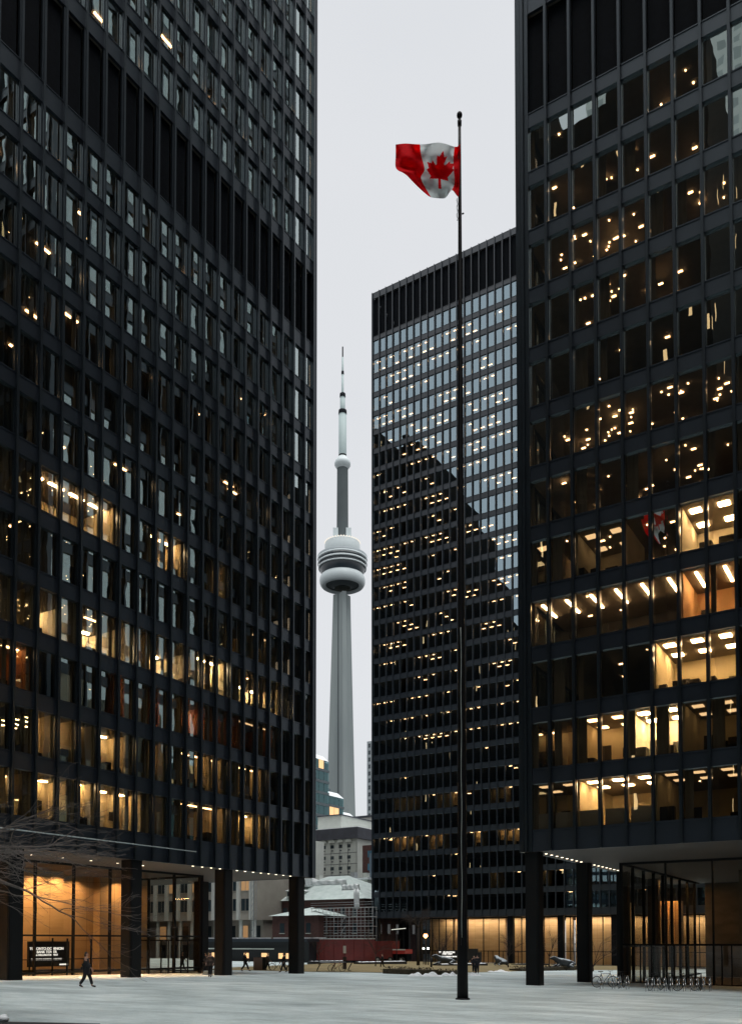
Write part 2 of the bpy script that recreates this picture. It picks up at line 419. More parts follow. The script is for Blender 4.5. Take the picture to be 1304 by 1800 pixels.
# ---- left tower
XL = -43.417; YL0 = 30.752; YLA = YL0-16*MOD; YLB = YL0+19*MOD
FL_E = Face((XL, YLA), (0,1), (1,0), 35)          # faces the plaza
FL_S = Face((XL, YLB), (-1,0), (0,1), 24)         # turned away, seen through the corner windows
FLR = 3.64
opL = [(9.5+FLR*k, 9.5+FLR*k+2.66, 'w') for k in range(12)]+[(53.54, 59.56, 'm')]+[(60.8+FLR*k, 60.8+FLR*k+2.66, 'w') for k in range(18)]
ZLS, ZLT = 7.66, 127.6
left = thing('office_tower', 'black steel tower on the left with a lit brown stone lobby and tenant sign', 'office tower', (XL-18, YLB-26, 0), group='black steel office towers round the plaza')
wl = facade(left, FL_E, opL, ZLS, ZLT, GL_T, (.3,.2)) ; wl2 = facade(left, FL_S, opL, ZLS, ZLT, GL_T, (.2,.3))
put_windows(left, wl+wl2, GL_T)
slabs(left, XL-24*MOD+.2, XL-.36, YLA, YLB-.36, opL)
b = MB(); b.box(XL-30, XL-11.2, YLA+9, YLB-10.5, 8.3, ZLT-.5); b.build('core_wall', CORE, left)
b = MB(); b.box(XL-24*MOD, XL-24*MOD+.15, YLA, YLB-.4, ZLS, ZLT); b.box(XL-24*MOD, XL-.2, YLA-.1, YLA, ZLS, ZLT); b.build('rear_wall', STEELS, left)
LAMP_L = Lamps(); OFFN = 16
def lroom(k, n0, n1, wall=WALLR, lamp=L_ROOM, style='strip', depth=4.2, furn=True):
    z0, z1, _ = opL[k]; room(left, FL_E, z0, z1, OFFN+n0, OFFN+n1+1, wall, lamp, LAMP_L, style, depth, furn, k)
lroom(0, -2, -1, style='wash'); lroom(0, 1, 2, style='wash', depth=2.6); lroom(0, 3, 3, depth=3); lroom(0, 4, 6, style='wash', depth=2.6, furn=False)
lroom(0, 7, 7, WALLR, L_SPOT, 'wash'); lroom(0, 9, 11, WALLR, L_SPOT, 'strip'); lroom(0, 13, 14, style='wash', depth=2.2); lroom(0, 12, 12, WALLR, L_SPOT, 'wash')
lroom(1, 1, 1, style='wash', depth=2.6); lroom(1, 2, 2, style='wash', depth=2.6); lroom(1, 4, 5, style='wash', depth=2.6)
lroom(1, 7, 7, WALLR, L_SPOT, 'wash', 2.4); lroom(1, 9, 10, WALLR, L_SPOT, 'strip'); lroom(1, 11, 11, WALLR, L_SPOT, 'strip'); lroom(1, 13, 14, WALLR, L_SPOT, 'strip'); lroom(1, 3, 3, WALLR, L_DIM, 'strip')
lroom(2, -2, 0, WALLO, L_SPOT, 'strip'); lroom(2, 5, 5, WALLO, L_ROOM, 'wash', 3); lroom(2, 6, 6, WALLR, L_SPOT, 'wash'); lroom(2, 7, 7, WALLO, L_ROOM, 'wash', 3.4); lroom(2, 8, 8, WALLR, L_SPOT, 'wash'); lroom(2, 9, 10, WALLO, L_ROOM, 'wash', 3.6); lroom(2, 11, 12, WALLO, L_SPOT, 'wash'); lroom(2, 13, 15, WALLO, L_DIM, 'strip')
lroom(3, -2, -1, WALLW, L_ROOMW, 'wash'); lroom(3, 0, 0, WALLR, L_ROOM, 'wash'); lroom(3, 1, 2, WALLW, L_ROOMW, 'wash', 4); lroom(3, 3, 5, WALLW, L_ROOMW, 'wash', 4.4); lroom(3, 6, 6, WALLR, L_SPOT, 'wash', 3); lroom(3, 7, 9, WALLW, L_ROOMW, 'wash', 4.2); lroom(3, 10, 11, WALLW, L_ROOMW, 'strip', 3.6); lroom(3, 13, 16, WALLW, L_ROOMW, 'wash', 4)
lroom(5, 1, 4, WALLR, L_ROOM, 'strip', 3.6); lroom(5, 7, 8, WALLR, L_ROOM, 'strip', 3.6); lroom(5, 11, 11, WALLR, L_ROOM, 'wash', 3); lroom(4, 14, 15, WALLR, L_DIM, 'strip'); lroom(4, 12, 12, WALLR, L_SPOT, 'wash')
# blinds and curtains behind the glass
bl = MB(); cu = MB(); r_ = random.Random(11)
for k, (z0, z1, t) in enumerate(opL):
    if t == 'm' or z0 > 90: continue
    for n in range(-2, 19):
        a = (OFFN+n)*MOD
        if k == 4: h = 1.0 if n < 2 else .55
        elif k in (0,1,2,3,5): h = 0
        else: h = r_.choice([0,0,0,.25,.4,.15]) if k > 5 else 0
        if h: FL_E.box(bl, a+.13, a+MOD-.13, -.30, -.32, z1-(z1-z0)*h+.02, z1+.05)
        if r_.random() < .5: FL_E.box(cu, a+MOD-.13-r_.uniform(.18,.5), a+MOD-.13, -.38, -.44, z0-.25, z1+.2)
bl.build('roller_blind', BLIND, left, kind='stuff'); cu.build('curtain', CURT, left, kind='stuff')
for k, (z0, z1, t) in enumerate(opL):
    if t == 'm' or z0 > 92: continue
    for n in range(-2, 19):
        pr = .36 if k > 11 else (.22 if k > 5 else .1)
        if r_.random() < pr:
            a = (OFFN+n)*MOD+r_.uniform(.2,1); dd = r_.uniform(.8,5); ln = r_.choice([.18,.3,1.0])
            LAMP_L.quad(FL_E, a, a+ln, dd, dd+.15, z1-.04, L_SPOT)
LAMP_L.flush(left)
bs = MB(); bs.box(XL-24*MOD+.2, XL-.17, YLA, YLB-.17, ZLS+.03, ZLS+.3); bs.build('soffit', SOFF, left)
for n in (-11.4, -5.45, .45, 6.35, 12.25, 18.15): column(left, XL-.75, YL0+n*MOD, ZLS+.02, .93)
column(left, ony(353,1700,YL0+18.15*MOD).x, YL0+18.15*MOD, ZLS+.02, .93)
downlights(left, FL_E, [(OFFN+9.9+.62*i)*MOD for i in range(14)], .45, ZLS+.03)
downlights(left, FL_E, [(OFFN-2+1.5*i)*MOD for i in range(8)], 3.2, ZLS+.03)
b = MB(); b.tube([(XL+.3, YL0-6*MOD, 8.62), (XL+.3, YL0+9.6*MOD, 8.62)], .035, 6); b.build('light_rail', mat('bare_aluminium', (.45,.52,.52), .4, .0), left)
ic = MB()
for k, (z0, z1, t) in enumerate(opL):
    if t == 'm': continue
    ic.box(XL-1.55, XL-.2, YLB-1.0, YLB-.45, z0-.28, z1+.01)
    for n in range(1, 23):
        if n > 8 or k > 10 or k < 3 or (n > 2 and r_.random() < .3): FL_S.box(ic, n*MOD+.1, (n+1)*MOD-.1, -.40, -.46, z0-.28, z1+.01)
ic.build('inner_blind', BLIND, left, kind='stuff')
# lobby of the left tower
XG = -49.5; YG = 52.8; YGA = 8.0
def lobby(root, segs, zc, bars_low=1.05, rail=2.55, door=True, lab=None):
    """segs: list of (p0, p1, [mullion positions as fractions in metres]) glass walls"""
    for (p0, p1, ms) in segs:
        p0, p1 = Vector(p0), Vector(p1); L = (p1-p0).length; u = (p1-p0)/L; nn = Vector((-u.y, u.x)); ang = math.atan2(u.y, u.x)
        ms = sorted(ms)
        for a in ms:
            c = p0+u*a; b = MB(); g = gz(c.x, c.y)
            b.obox((c.x, c.y, (g+zc)/2), .055, .11, (zc-g)/2, ang); b.build('lobby_mullion', COLM, root)
        for i in range(len(ms)-1):
            a0, a1 = ms[i]+.055, ms[i+1]-.055; A, B = p0+u*a0, p0+u*a1; g0, g1 = gz(A.x, A.y)+.02, gz(B.x, B.y)+.02
            MB().quad((A.x,A.y,g0),(B.x,B.y,g1),(B.x,B.y,zc-.15),(A.x,A.y,zc-.15)).build('lobby_glass', GL_L, root)
        c = p0+u*L/2
        b = MB(); g = gz(c.x, c.y)
        b.obox((c.x, c.y, g+rail), L/2, .07, .06, ang); b.obox((c.x, c.y, zc-.08), L/2, .075, .08, ang); b.obox((c.x, c.y, g+.06), L/2, .06, .07, ang)
        b.build('lobby_rail', COLM, root)
ms = [onx(px, 1700, XG).y-YGA for px in (60, 128, 192, 223, 243, 305, 350)]
ms = [ms[0]-3.05*i for i in range(9, 0, -1) if ms[0]-3.05*i > 0]+ms
lobby(left, [((XG, YGA), (XG, YG), ms+[YG-YGA]), ((XG, YG), (XL-34, YG), [3.05*i for i in range(0, 10)])], ZLS+.03)
bd = MB()
for px in (92, 118, 160, 232, 262, 283, 296, 318, 330):
    yv = onx(px, 1700, XG).y; g = gz(XG, yv); bd.box(XG-.05, XG+.05, yv-.035, yv+.035, g, g+2.52)
bd.box(XG-.04, XG+.04, YGA, onx(250,1700,XG).y, gz(XG, 36)+1.02, gz(XG, 36)+1.08); bd.build('door_frame', COLM, left)
tv = MB()
y1 = onx(111, 1690, -55.6).y; y2 = onx(163, 1690, -58.2).y; y3 = onx(262, 1690, -57.4).y
tv.box(-62, -55.6, YLA+4, y1, gz(-58,30), ZLS); tv.box(-62, -58.2, y1+.01, y2, gz(-58,37), ZLS); tv.box(-62, -57.4, y2+.01, y3, gz(-58,43), ZLS)
tv.build('lobby_core', TRAV, left)
b = MB(); b.quad((XG, YGA, gz(XG,YGA)+.012),(XG, YG, gz(XG,YG)+.012),(-75, YG, gz(-75,YG)+.012),(-75, YGA, gz(-75,YGA)+.012)); b.build('lobby_floor', mat('polished_granite', (.16,.14,.12), .25, 0, .2, 1.5), left)
def area_lamp(name, loc, sx, sy, energy, col, root, rot=(0,0,0)):
    d = bpy.data.lights.new(name, 'AREA'); d.shape = 'RECTANGLE'; d.size = sx; d.size_y = sy; d.energy = energy; d.color = col
    o = bpy.data.objects.new(name, d); COL.objects.link(o); o.rotation_euler = rot
    o.location = Vector(loc)-ORG.get(root.name, Vector()); o.parent = root
    return o
yy = 12.0
while yy < y3-.6:
    xx = -55.6 if yy < y1 else (-58.2 if yy < y2 else -57.4)
    if min(abs(yy-y1), abs(yy-y2)) > .5: area_lamp('ceiling_or_fill_lamp', (xx+.85, yy, ZLS-.05), .3, .5, 175 if yy < y1 else 105, (1,.58,.26), left).data.spread = math.radians(130)
    yy += 1.85
area_lamp('ceiling_or_fill_lamp', (-51.8, 24, ZLS-.05), .4, 30, 260, (1,.62,.28), left)
for yy in (16, 30, 43): area_lamp('soffit_lamp', (-46.9, yy, ZLS), .5, 12, 420, (1,.62,.36), left).data.spread = math.radians(70)

# ---- right tower
XR0, YR = -20.468, 50.398; FR = 3.767
FR_N = Face((XR0, YR), (1,0), (0,-1), 24)
FR_W = Face((XR0, YR+24*MOD), (0,-1), (-1,0), 24)
opR = [(9.14+FR*k, 9.14+FR*k+2.80, 'w') for k in range(12)]+[(54.34, 60.8, 'm')]+[(62.1+FR*k, 62.1+FR*k+2.8, 'w') for k in range(24)]
ZRS, ZRT = 7.8, 153.0
right = thing('office_tower', 'black steel tower on the right standing on square black columns beside bicycle racks', 'office tower', (XR0+18, YR+18, -.5), group='black steel office towers round the plaza')
wr = facade(right, FR_N, opR, ZRS, ZRT, GL_T, (.5,.3)); wr2 = facade(right, FR_W, opR, ZRS, ZRT, GL_T, (.3,.08))
put_windows(right, wr+wr2, GL_T)
slabs(right, XR0+.36, XR0+24*MOD-.2, YR+.36, YR+24*MOD-.2, opR)
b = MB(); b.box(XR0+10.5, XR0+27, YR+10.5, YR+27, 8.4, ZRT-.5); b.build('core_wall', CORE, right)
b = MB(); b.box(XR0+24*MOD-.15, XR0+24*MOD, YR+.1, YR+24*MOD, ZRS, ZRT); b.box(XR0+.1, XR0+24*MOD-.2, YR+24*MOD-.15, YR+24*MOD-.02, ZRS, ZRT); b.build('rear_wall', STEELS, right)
LAMP_R = Lamps()
def rroom(k, n0, n1, wall=WALLR, lamp=L_ROOM, style='square', depth=4.5, furn=True):
    z0, z1, _ = opR[k]; room(right, FR_N, z0, z1, n0, n1+1, wall, lamp, LAMP_R, style, depth, furn, k+40)
rroom(0, 0, 1, WALLR, L_DIM, 'square', 5); rroom(0, 2, 4, WALLR, L_ROOM, 'square', 7); rroom(0, 5, 8, WALLR, L_DIM, 'square', 8)
rroom(1, 0, 1, WALLR, L_SPOT, 'wash', 3.5); rroom(1, 2, 3, WALLR, L_SPOT, 'square', 4); rroom(1, 4, 5, WALLW, L_ROOMW, 'square', 4); rroom(1, 6, 7, WALLR, L_DIM, 'square')
rroom(2, 5, 7, WALLR, L_ROOM, 'square', 5); rroom(3, 6, 7, WALLA, L_ROOM, 'cross', 4.2, False); rroom(3, 0, 5, FURN, L_ROOM, 'cross', 6)
rroom(4, 6, 7, WALLW, L_ROOM, 'square', 4.5); rroom(4, 0, 0, WALLW, L_DIM, 'square'); rroom(4, 2, 3, WALLW, L_DIM, 'square')
r_ = random.Random(5)
cu = MB(); scn = MB()
for k, (z0, z1, t) in enumerate(opR):
    if t == 'm' or z0 > 70: continue
    FR_N.box(cu, .14, .14+r_.uniform(.3,.5), -.36, -.44, z0-.25, z1+.2)
    for n in range(1, 9):
        if r_.random() < .28: FR_N.box(cu, n*MOD+.12, n*MOD+.12+r_.uniform(.2,.75), -.36, -.44, z0-.25, z1+.2)
for n in (0,1,2,3,4): FR_N.box(scn, n*MOD+.13, (n+1)*MOD-.13, -.46, -.50, opR[0][0]-.2, opR[0][0]+1.0)
cu.build('curtain', CURT, right, kind='stuff'); scn.build('privacy_screen', SCREEN, right)
for k, (z0, z1, t) in enumerate(opR):
    if t == 'm' or z0 > 70: continue
    nn = {0:4,1:5,2:5,3:10,4:30,5:44,6:80,7:22,8:40,9:80,10:40,11:14}.get(k, 10)
    for i in range(nn):
        n = r_.uniform(.95, 7.6 if k in (5,6,9) else 6.4); dd = r_.uniform(.7, 9.3)
        s = r_.choice([.07,.08,.10,.26]); tall = r_.random() < .75
        zz = z1-.04 if r_.random() < .7 else z1-r_.uniform(0,1.6)
        LAMP_R.quad(FR_N, n*MOD, n*MOD+s, dd, dd+.10, zz, L_SPOT)  # scattered glowing quads, mostly in place of lights mirrored in the glass
LAMP_R.flush(right)
bs = MB(); bs.box(XR0+.17, XR0+24*MOD-.2, YR+.17, YR+24*MOD-.2, ZRS+.03, ZRS+.3); bs.build('soffit', SOFF, right)
for (x, y) in [(-20.25,50.95),(-20.15,60.0),(-20.1,69.3),(-20.1,78.6),(-7.75,50.95),(4.4,50.95)]: column(right, x, y, ZRS+.02, .84)
downlights(right, FR_W, [24*MOD-.9-.95*i for i in range(19)], .5, ZRS+.03)
YGR = 61.2; XGR = -17.9
lobby(right, [((XGR, YGR), (14, YGR), [3.05*i+.0 for i in range(0, 11)]), ((XGR, YGR+25), (XGR, YGR), [25-2.9*i for i in range(0, 9)][::-1])], ZRS+.03, rail=2.75)
bd = MB()
for i in range(0, 26):
    a = XGR+.38+.76*i+(.15 if i % 3 else 0); g = gz(a, YGR)
    if i % 4 != 3: bd.box(a-.04, a+.04, YGR-.05, YGR+.05, g, g+2.7)
bd.build('door_frame', COLM, right)
tv = MB(); ax, bx = ony(1152,1700,82).x, ony(1199,1700,82).x
tv.box(ax, bx, 82, 82.6, 1.9, 6.0); tv.box(ony(1106,1700,84).x, ony(1114,1700,84).x, 84, 84.5, 1, 6.0); tv.build('lobby_core', TRAV, right)  # wall pieces put in, with a lamp, for an orange patch in the glass
tv = MB(); tv.box(-12.0, 8, 72, 73, gz(0,72), ZRS); tv.box(XGR+.4, -8, 87, 87.4, gz(0,87), ZRS); tv.build('lobby_wall', mat('dark_granite_wall', (.10,.085,.065), .4, 0, .3, .5, sz=3), right)
b = MB(); b.quad((XGR, YGR, gz(XGR,YGR)+.012),(14, YGR, gz(14,YGR)+.012),(14, 86, gz(14,86)+.012),(XGR, 86, gz(XGR,86)+.012)); b.build('lobby_floor', bpy.data.materials['polished_granite'], right)
area_lamp('ceiling_or_fill_lamp', ((ax+bx)/2, 80.9, ZRS-.1), 2.4, .3, 420, (1,.50,.17), right)
area_lamp('ceiling_or_fill_lamp', (-6, 64.5, ZRS-.05), 14, .3, 230, (1,.62,.30), right)
area_lamp('ceiling_or_fill_lamp', (-9.6, 62.6, 2.0), 2.4, .2, 26, (1,.5,.2), right)  # low fill lamp added for the orange glow near the floor

# ---- centre tower
XC0, YC = -89.192, 142.063; FC = 3.76
FC_N = Face((XC0, YC), (1,0), (0,-1), 47)
opC = [(7.95+FC*k, 7.95+FC*k+2.75, 'w') for k in range(30)]+[(120.6, 128.2, 'm')]
ZCS, ZCT = 6.72, 129.4
centre = thing('office_tower', 'black steel tower in the middle behind the flagpole with sky mirrored in its windows', 'office tower', (XC0+32, YC+18, -2), group='black steel office towers round the plaza')
wc = facade(centre, FC_N, opC, ZCS, ZCT, GL_C, (.25,.3), jit=.0012, jamb=.05, sm=STEELC)
put_windows(centre, wc, GL_C)
slabs(centre, XC0+.3, XC0+47*MOD-.2, YC+.36, YC+36, opC)
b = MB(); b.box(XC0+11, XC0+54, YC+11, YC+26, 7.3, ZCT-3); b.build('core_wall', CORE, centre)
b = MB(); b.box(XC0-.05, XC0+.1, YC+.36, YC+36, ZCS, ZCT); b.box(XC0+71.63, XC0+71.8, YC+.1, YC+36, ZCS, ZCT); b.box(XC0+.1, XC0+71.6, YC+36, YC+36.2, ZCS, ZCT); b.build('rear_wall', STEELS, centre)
LAMP_C = Lamps(); r_ = random.Random(21)
for k, (z0, z1, t) in enumerate(opC):
    if t == 'm': continue
    n = 0
    while n < 46:
        if k >= 8: pr = .42
        elif k in (1,3,5): pr = .22
        else: pr = .05
        if r_.random() < pr:
            ln = r_.choice([1,1,2,3,4] if k >= 8 else [1,1,2]); rows = r_.choice([1,1,2,2,3] if k >= 12 else [1,1,2])
            for i in range(ln):
                for q in range(rows):
                    dd = 1.0+q*2.1
                    if r_.random() < .85: LAMP_C.quad(FC_N, (n+i)*MOD+.35, (n+i)*MOD+1.05, dd, dd+.09, z1-.04, L_SPOT)
            n += ln
        n += 1
for k, cells in ((3, [3,4,5,8,9,14,17,18,19,22]), (5, [3,4,5,9,10,11,16,17]), (1, [3,4,11,16,22])):
    z0, z1, _ = opC[k]
    for n in cells: room(centre, FC_N, z0, z1, n, n+1, WALLR, L_SPOT if k == 3 else L_DIM, LAMP_C, 'wash', 2.6, True, k+90)
LAMP_C.flush(centre)
bs = MB(); bs.box(XC0+.3, XC0+71.5, YC+.17, YC+35.8, ZCS+.03, ZCS+.3); bs.build('soffit', SOFF, centre)
for i in range(8):
    column(centre, XC0+(.42+6*i)*MOD, YC+.7, ZCS+.02, .95)
column(centre, ony(716,1680,YC+9.8).x, YC+9.8, ZCS+.02, .95); column(centre, XC0+.7, YC+9.8, ZCS+.02, .95)
YGC = YC+6.5; xg0 = ony(749,1690,YGC).x
lobby(centre, [((xg0, YGC), (-18, YGC), [0]+[ony(px,1690,YGC).x-xg0 for px in (760,772,784,797,823,850,877,904,917,942,957,987,1003,1030,1060,1085,1110,1140,1170,1200,1230,1262,1296)])], ZCS+.03, rail=2.4)
bd = MB()
for px in (765, 778, 833, 845, 858, 866, 884, 911, 930, 965, 975, 1010, 1020):
    xv = ony(px, 1690, YGC).x; g = gz(xv, YGC); bd.box(xv-.04, xv+.04, YGC-.05, YGC+.05, g, g+2.4)
bd.build('door_frame', COLM, centre)
tv = MB()
for p0, p1 in ((756,797),(800,888),(893,936),(950,990),(995,1006),(1012,1092),(1100,1176),(1186,1300)):
    xa, xb = ony(p0,1690,YGC+5).x, ony(p1,1690,YGC+5).x; tv.box(xa, xb, YGC+5, YGC+6, gz(xa, YGC), ZCS)
tv.build('lobby_core', TRAV, centre)
b = MB(); b.quad((xg0, YGC, gz(xg0,YGC)+.012),(-26, YGC, gz(-26,YGC)+.012),(-26, YGC+6, gz(-26,YGC+6)+.012),(xg0, YGC+6, gz(xg0,YGC+6)+.012)); b.build('lobby_floor', bpy.data.materials['polished_granite'], centre)
xm = (xg0-18)/2
area_lamp('ceiling_or_fill_lamp', (xm, YGC+3.9, ZCS-.05), abs(xg0+18)*.95, .5, 3300, (1,.80,.58), centre)
b = MB()
for i in range(46): b.box(xg0+.6+i*1.0, xg0+1.0+i*1.0, YGC+1.2, YGC+1.35, ZCS-.06, ZCS)
b.build('lobby_lamp', L_DOWN, centre)

# ------------------------------------------------------------------ buildings out of view, mirrored in the windows or added to block low sky
def lit_facade_mat(name, wall, glass_c, sx, sz, wfrac, lit):
    m = bpy.data.materials.new(name); m.use_nodes = True; n = m.node_tree.nodes; l = m.node_tree.links; p = n['Principled BSDF']
    t = n.new('ShaderNodeTexCoord'); b = n.new('ShaderNodeTexBrick'); b.offset = 0
    mp = n.new('ShaderNodeMapping'); sep = n.new('ShaderNodeSeparateXYZ'); l.new(t.outputs['Object'], sep.inputs[0])
    ad = n.new('ShaderNodeMath'); ad.operation = 'ADD'; l.new(sep.outputs[0], ad.inputs[0]); l.new(sep.outputs[1], ad.inputs[1])
    cb = n.new('ShaderNodeCombineXYZ'); l.new(ad.outputs[0], cb.inputs[0]); l.new(sep.outputs[2], cb.inputs[1]); l.new(cb.outputs[0], b.inputs['Vector'])
    b.inputs['Scale'].default_value = 1; b.inputs['Brick Width'].default_value = sx; b.inputs['Row Height'].default_value = sz
    b.inputs['Mortar Size'].default_value = wfrac; b.inputs['Mortar Smooth'].default_value = 0
    b.inputs['Color1'].default_value = (*glass_c,1); b.inputs['Color2'].default_value = (*[c*1.3 for c in glass_c],1); b.inputs['Mortar'].default_value = (*wall,1)
    l.new(b.outputs['Color'], p.inputs['Base Color']); p.inputs['Roughness'].default_value = .9; p.inputs['Specular IOR Level'].default_value = .06
    if lit:
        f = n.new('ShaderNodeVectorMath'); f.operation = 'DIVIDE'; f.inputs[1].default_value = (sx, sz, 1); l.new(cb.outputs[0], f.inputs[0])
        fl = n.new('ShaderNodeVectorMath'); fl.operation = 'FLOOR'; l.new(f.outputs[0], fl.inputs[0])
        wn = n.new('ShaderNodeTexWhiteNoise'); l.new(fl.outputs[0], wn.inputs['Vector'])
        g = n.new('ShaderNodeMath'); g.operation = 'LESS_THAN'; g.inputs[1].default_value = lit; l.new(wn.outputs['Value'], g.inputs[0])
        inv = n.new('ShaderNodeMath'); inv.operation = 'SUBTRACT'; inv.inputs[0].default_value = 1; l.new(b.outputs['Fac'], inv.inputs[1])
        mu = n.new('ShaderNodeMath'); mu.operation = 'MULTIPLY'; l.new(g.outputs[0], mu.inputs[0]); l.new(inv.outputs[0], mu.inputs[1])
        m2 = n.new('ShaderNodeMath'); m2.operation = 'MULTIPLY'; m2.inputs[1].default_value = 1.6; l.new(mu.outputs[0], m2.inputs[0])
        l.new(m2.outputs[0], p.inputs['Emission Strength']); p.inputs['Emission Color'].default_value = (1,.62,.3,1)
    return m
DKF = lit_facade_mat('dark_tower_facade', (.007,.008,.009), (.004,.004,.004), 1.524, 3.7, .45, .012)
WHF = lit_facade_mat('white_marble_facade', (.82,.86,.82), (.42,.47,.46), 3.2, 3.9, .75, .0)
b = MB(); b.box(-130, -61.5, -100, -60, 0, 174); b.box(-61.5, -48, -100, -60, 0, 161.5); b.box(-48, -30, -100, -60, 0, 168)
tag(b.build('dark_tower', DKF), 'dark tower mirrored in the upper windows of the right hand tower', 'tower')
b = MB(); b.box(-70, 30, -170, -115, 0, 300); tag(b.build('marble_tower', WHF), 'pale marble tower mirrored at the top right corner of the right hand windows', 'tower')
b = MB()
for x0, x1, zt in ((-420,-214,244),(-214,-191.5,231),(-191.5,-184,206),(-184,-172,195),(-172,-163,169),(-163,-158,150),(-158,-100,125),(-189,-188,222),(-181,-180,211),(-200,-197,236)):
    b.box(x0, x1, -100, -60, 0, zt)
tag(b.build('stepped_tower', DKF), 'dark stepped tower whose outline is mirrored in the middle tower', 'tower')
for bx_, lb in (((-26, 90, -95, -62, 0, 110), 'unseen dark block added behind the viewer to shut out low sky'), ((32, 110, -58, 49, 0, 120), 'unseen dark block added east of the plaza to shut out low sky'),
                ((60, 130, 50, 200, 0, 130), 'dark office tower farther down the street behind the right hand tower'), ((-330, -150, -60, 150, 0, 75), 'broad dark office block behind the left hand tower'),
                ((-82, -50, -40, -10, 0, 95), 'dark office tower behind the viewer next to the left hand tower')):
    b = MB(); b.box(*bx_); tag(b.build('unseen_block', DKF), lb, 'building')  # out of sight; the rear and east ones are added to block low sky

# ------------------------------------------------------------------ flagpole and flag
POLEM = mat('black_flagpole_paint', (.006,.006,.007), .5, 0, .2, 2, .15)
pb = gp(813, 1758); DP = (pb-CAM).dot(FW)
ptop = at(808.5, 203, DP).z
fp = thing('flagpole', 'tall tapering black flagpole with a ball on top standing on the plaza', 'flagpole', (pb.x, pb.y, pb.z))
b = MB(); N = 24
b.lathe([(.235-.175*(i/N)**.8, pb.z+(ptop-pb.z)*i/N) for i in range(N+1)], pb.x, pb.y, 20, cap=True); b.build('pole', POLEM, fp)
b = MB(); b.lathe([(.30, pb.z-.02), (.30, pb.z+.05), (.25, pb.z+.07)], pb.x, pb.y, 24); b.build('base_ring', POLEM, fp)
b = MB(); b.lathe([(.06, ptop-.35),(.085, ptop-.33),(.09, ptop-.12),(.05, ptop-.06),(.05, ptop)]+[(.12*math.sin(a), ptop+.13-.15*math.cos(a)) for a in [i*math.pi/8 for i in range(2, 9)]], pb.x, pb.y, 16); b.build('finial', POLEM, fp)
ROPE = mat('pale_rope', (.42,.46,.44), .8)
tow = (CAM-pb); tow.z = 0; tow.normalize()
def pole_r(z): return .235-.175*max(0, min(1, (z-pb.z)/(ptop-pb.z)))**.8
b = MB(); side = Vector((RT.x, RT.y, 0))
pts = []
for i in range(30):
    z = pb.z+2.4+(15.5-2.4)*i/29; r = pole_r(z)+.03
    pts.append(Vector((pb.x, pb.y, z))+tow*r-side*(.02+.012*math.sin(i*.9)))
b.tube(pts, .012, 5); b.build('halyard', ROPE, fp)
b = MB(); c = Vector((pb.x, pb.y, pb.z+2.4))+tow*(pole_r(pb.z+2.4)+.03); b.obox(c, .05, .05, .16, YAW); b.build('cleat', POLEM, fp)
b = MB(); zf = at(808, 372, DP).z
b.tube([Vector((pb.x,pb.y,zf))+side*.09, Vector((pb.x,pb.y,zf+.03))+side*.17], .03, 6); 
pts = [Vector((pb.x,pb.y,zf+.7-.09*i))-side*(.11+.02*math.sin(i*1.7)) for i in range(12)]; b.tube(pts, [.008+.010*abs(math.sin(i*1.3)) for i in range(12)], 5)
b.build('snap_hook', POLEM, fp)

LEAF = [(0,-.50),(.0625,-.362),(.128,-.385),(.093,-.19),(.125,-.165),(.232,-.272),(.258,-.205),(.388,-.222),(.344,-.095),(.400,-.055),(.207,.113),(.226,.190),(.03,.155),(.036,.36),(-.036,.36)]
LEAF = LEAF+[(-x, y) for x, y in reversed(LEAF[1:14])]
def inside(x, y, P):
    c = False; j = len(P)-1
    for i in range(len(P)):
        if (P[i][1] > y) != (P[j][1] > y) and x < (P[j][0]-P[i][0])*(y-P[i][1])/(P[j][1]-P[i][1])+P[i][0]: c = not c
        j = i
    return c
# control net of the flag: rows v (top to bottom), columns u (hoist to fly): picture-plane metres measured off the hoist, and depth
NET = [
 [((808.5,253),0), ((799,257),-.10), ((770,250),.18), ((738,253),-.12), ((714,252),.20), ((695.5,253.5),-.05)],
 [((808.5,276),0), ((797,277),.16), ((770,275),-.22), ((740,272),.16), ((716,272),-.15), ((695.3,273),.12)],
 [((808,300),0), ((797.5,298),-.18), ((770,298),.28), ((746,297),-.26), ((722,293),.20), ((695,291),-.12)],
 [((807.5,325),0), ((799,321),.14), ((775,320),-.12), ((740,314),.30), ((722,303),-.06), ((700,299),-.40)],
 [((806,346),0), ((794,335),-.30), ((780,347),.22), ((757,346),-.30), ((734,326),.14), ((713,305),-.18)],
]
US = [0, .25, .5, .75, .88, 1]; VS = [0, .25, .5, .75, 1]
def catmull(xs, ys, t):
    k = 0
    while k < len(xs)-2 and t > xs[k+1]: k += 1
    x0, x1 = xs[k], xs[k+1]; h = x1-x0; u = (t-x0)/h
    m0 = (ys[k+1]-ys[k-1])/(xs[k+1]-xs[k-1]) if k > 0 else (ys[1]-ys[0])/(xs[1]-xs[0])
    m1 = (ys[k+2]-ys[k])/(xs[k+2]-xs[k]) if k < len(xs)-2 else (ys[k+1]-ys[k])/h
    return (2*u**3-3*u**2+1)*ys[k]+(u**3-2*u**2+u)*h*m0+(-2*u**3+3*u**2)*ys[k+1]+(u**3-u**2)*h*m1
b = MB(); NU, NV = 200, 110
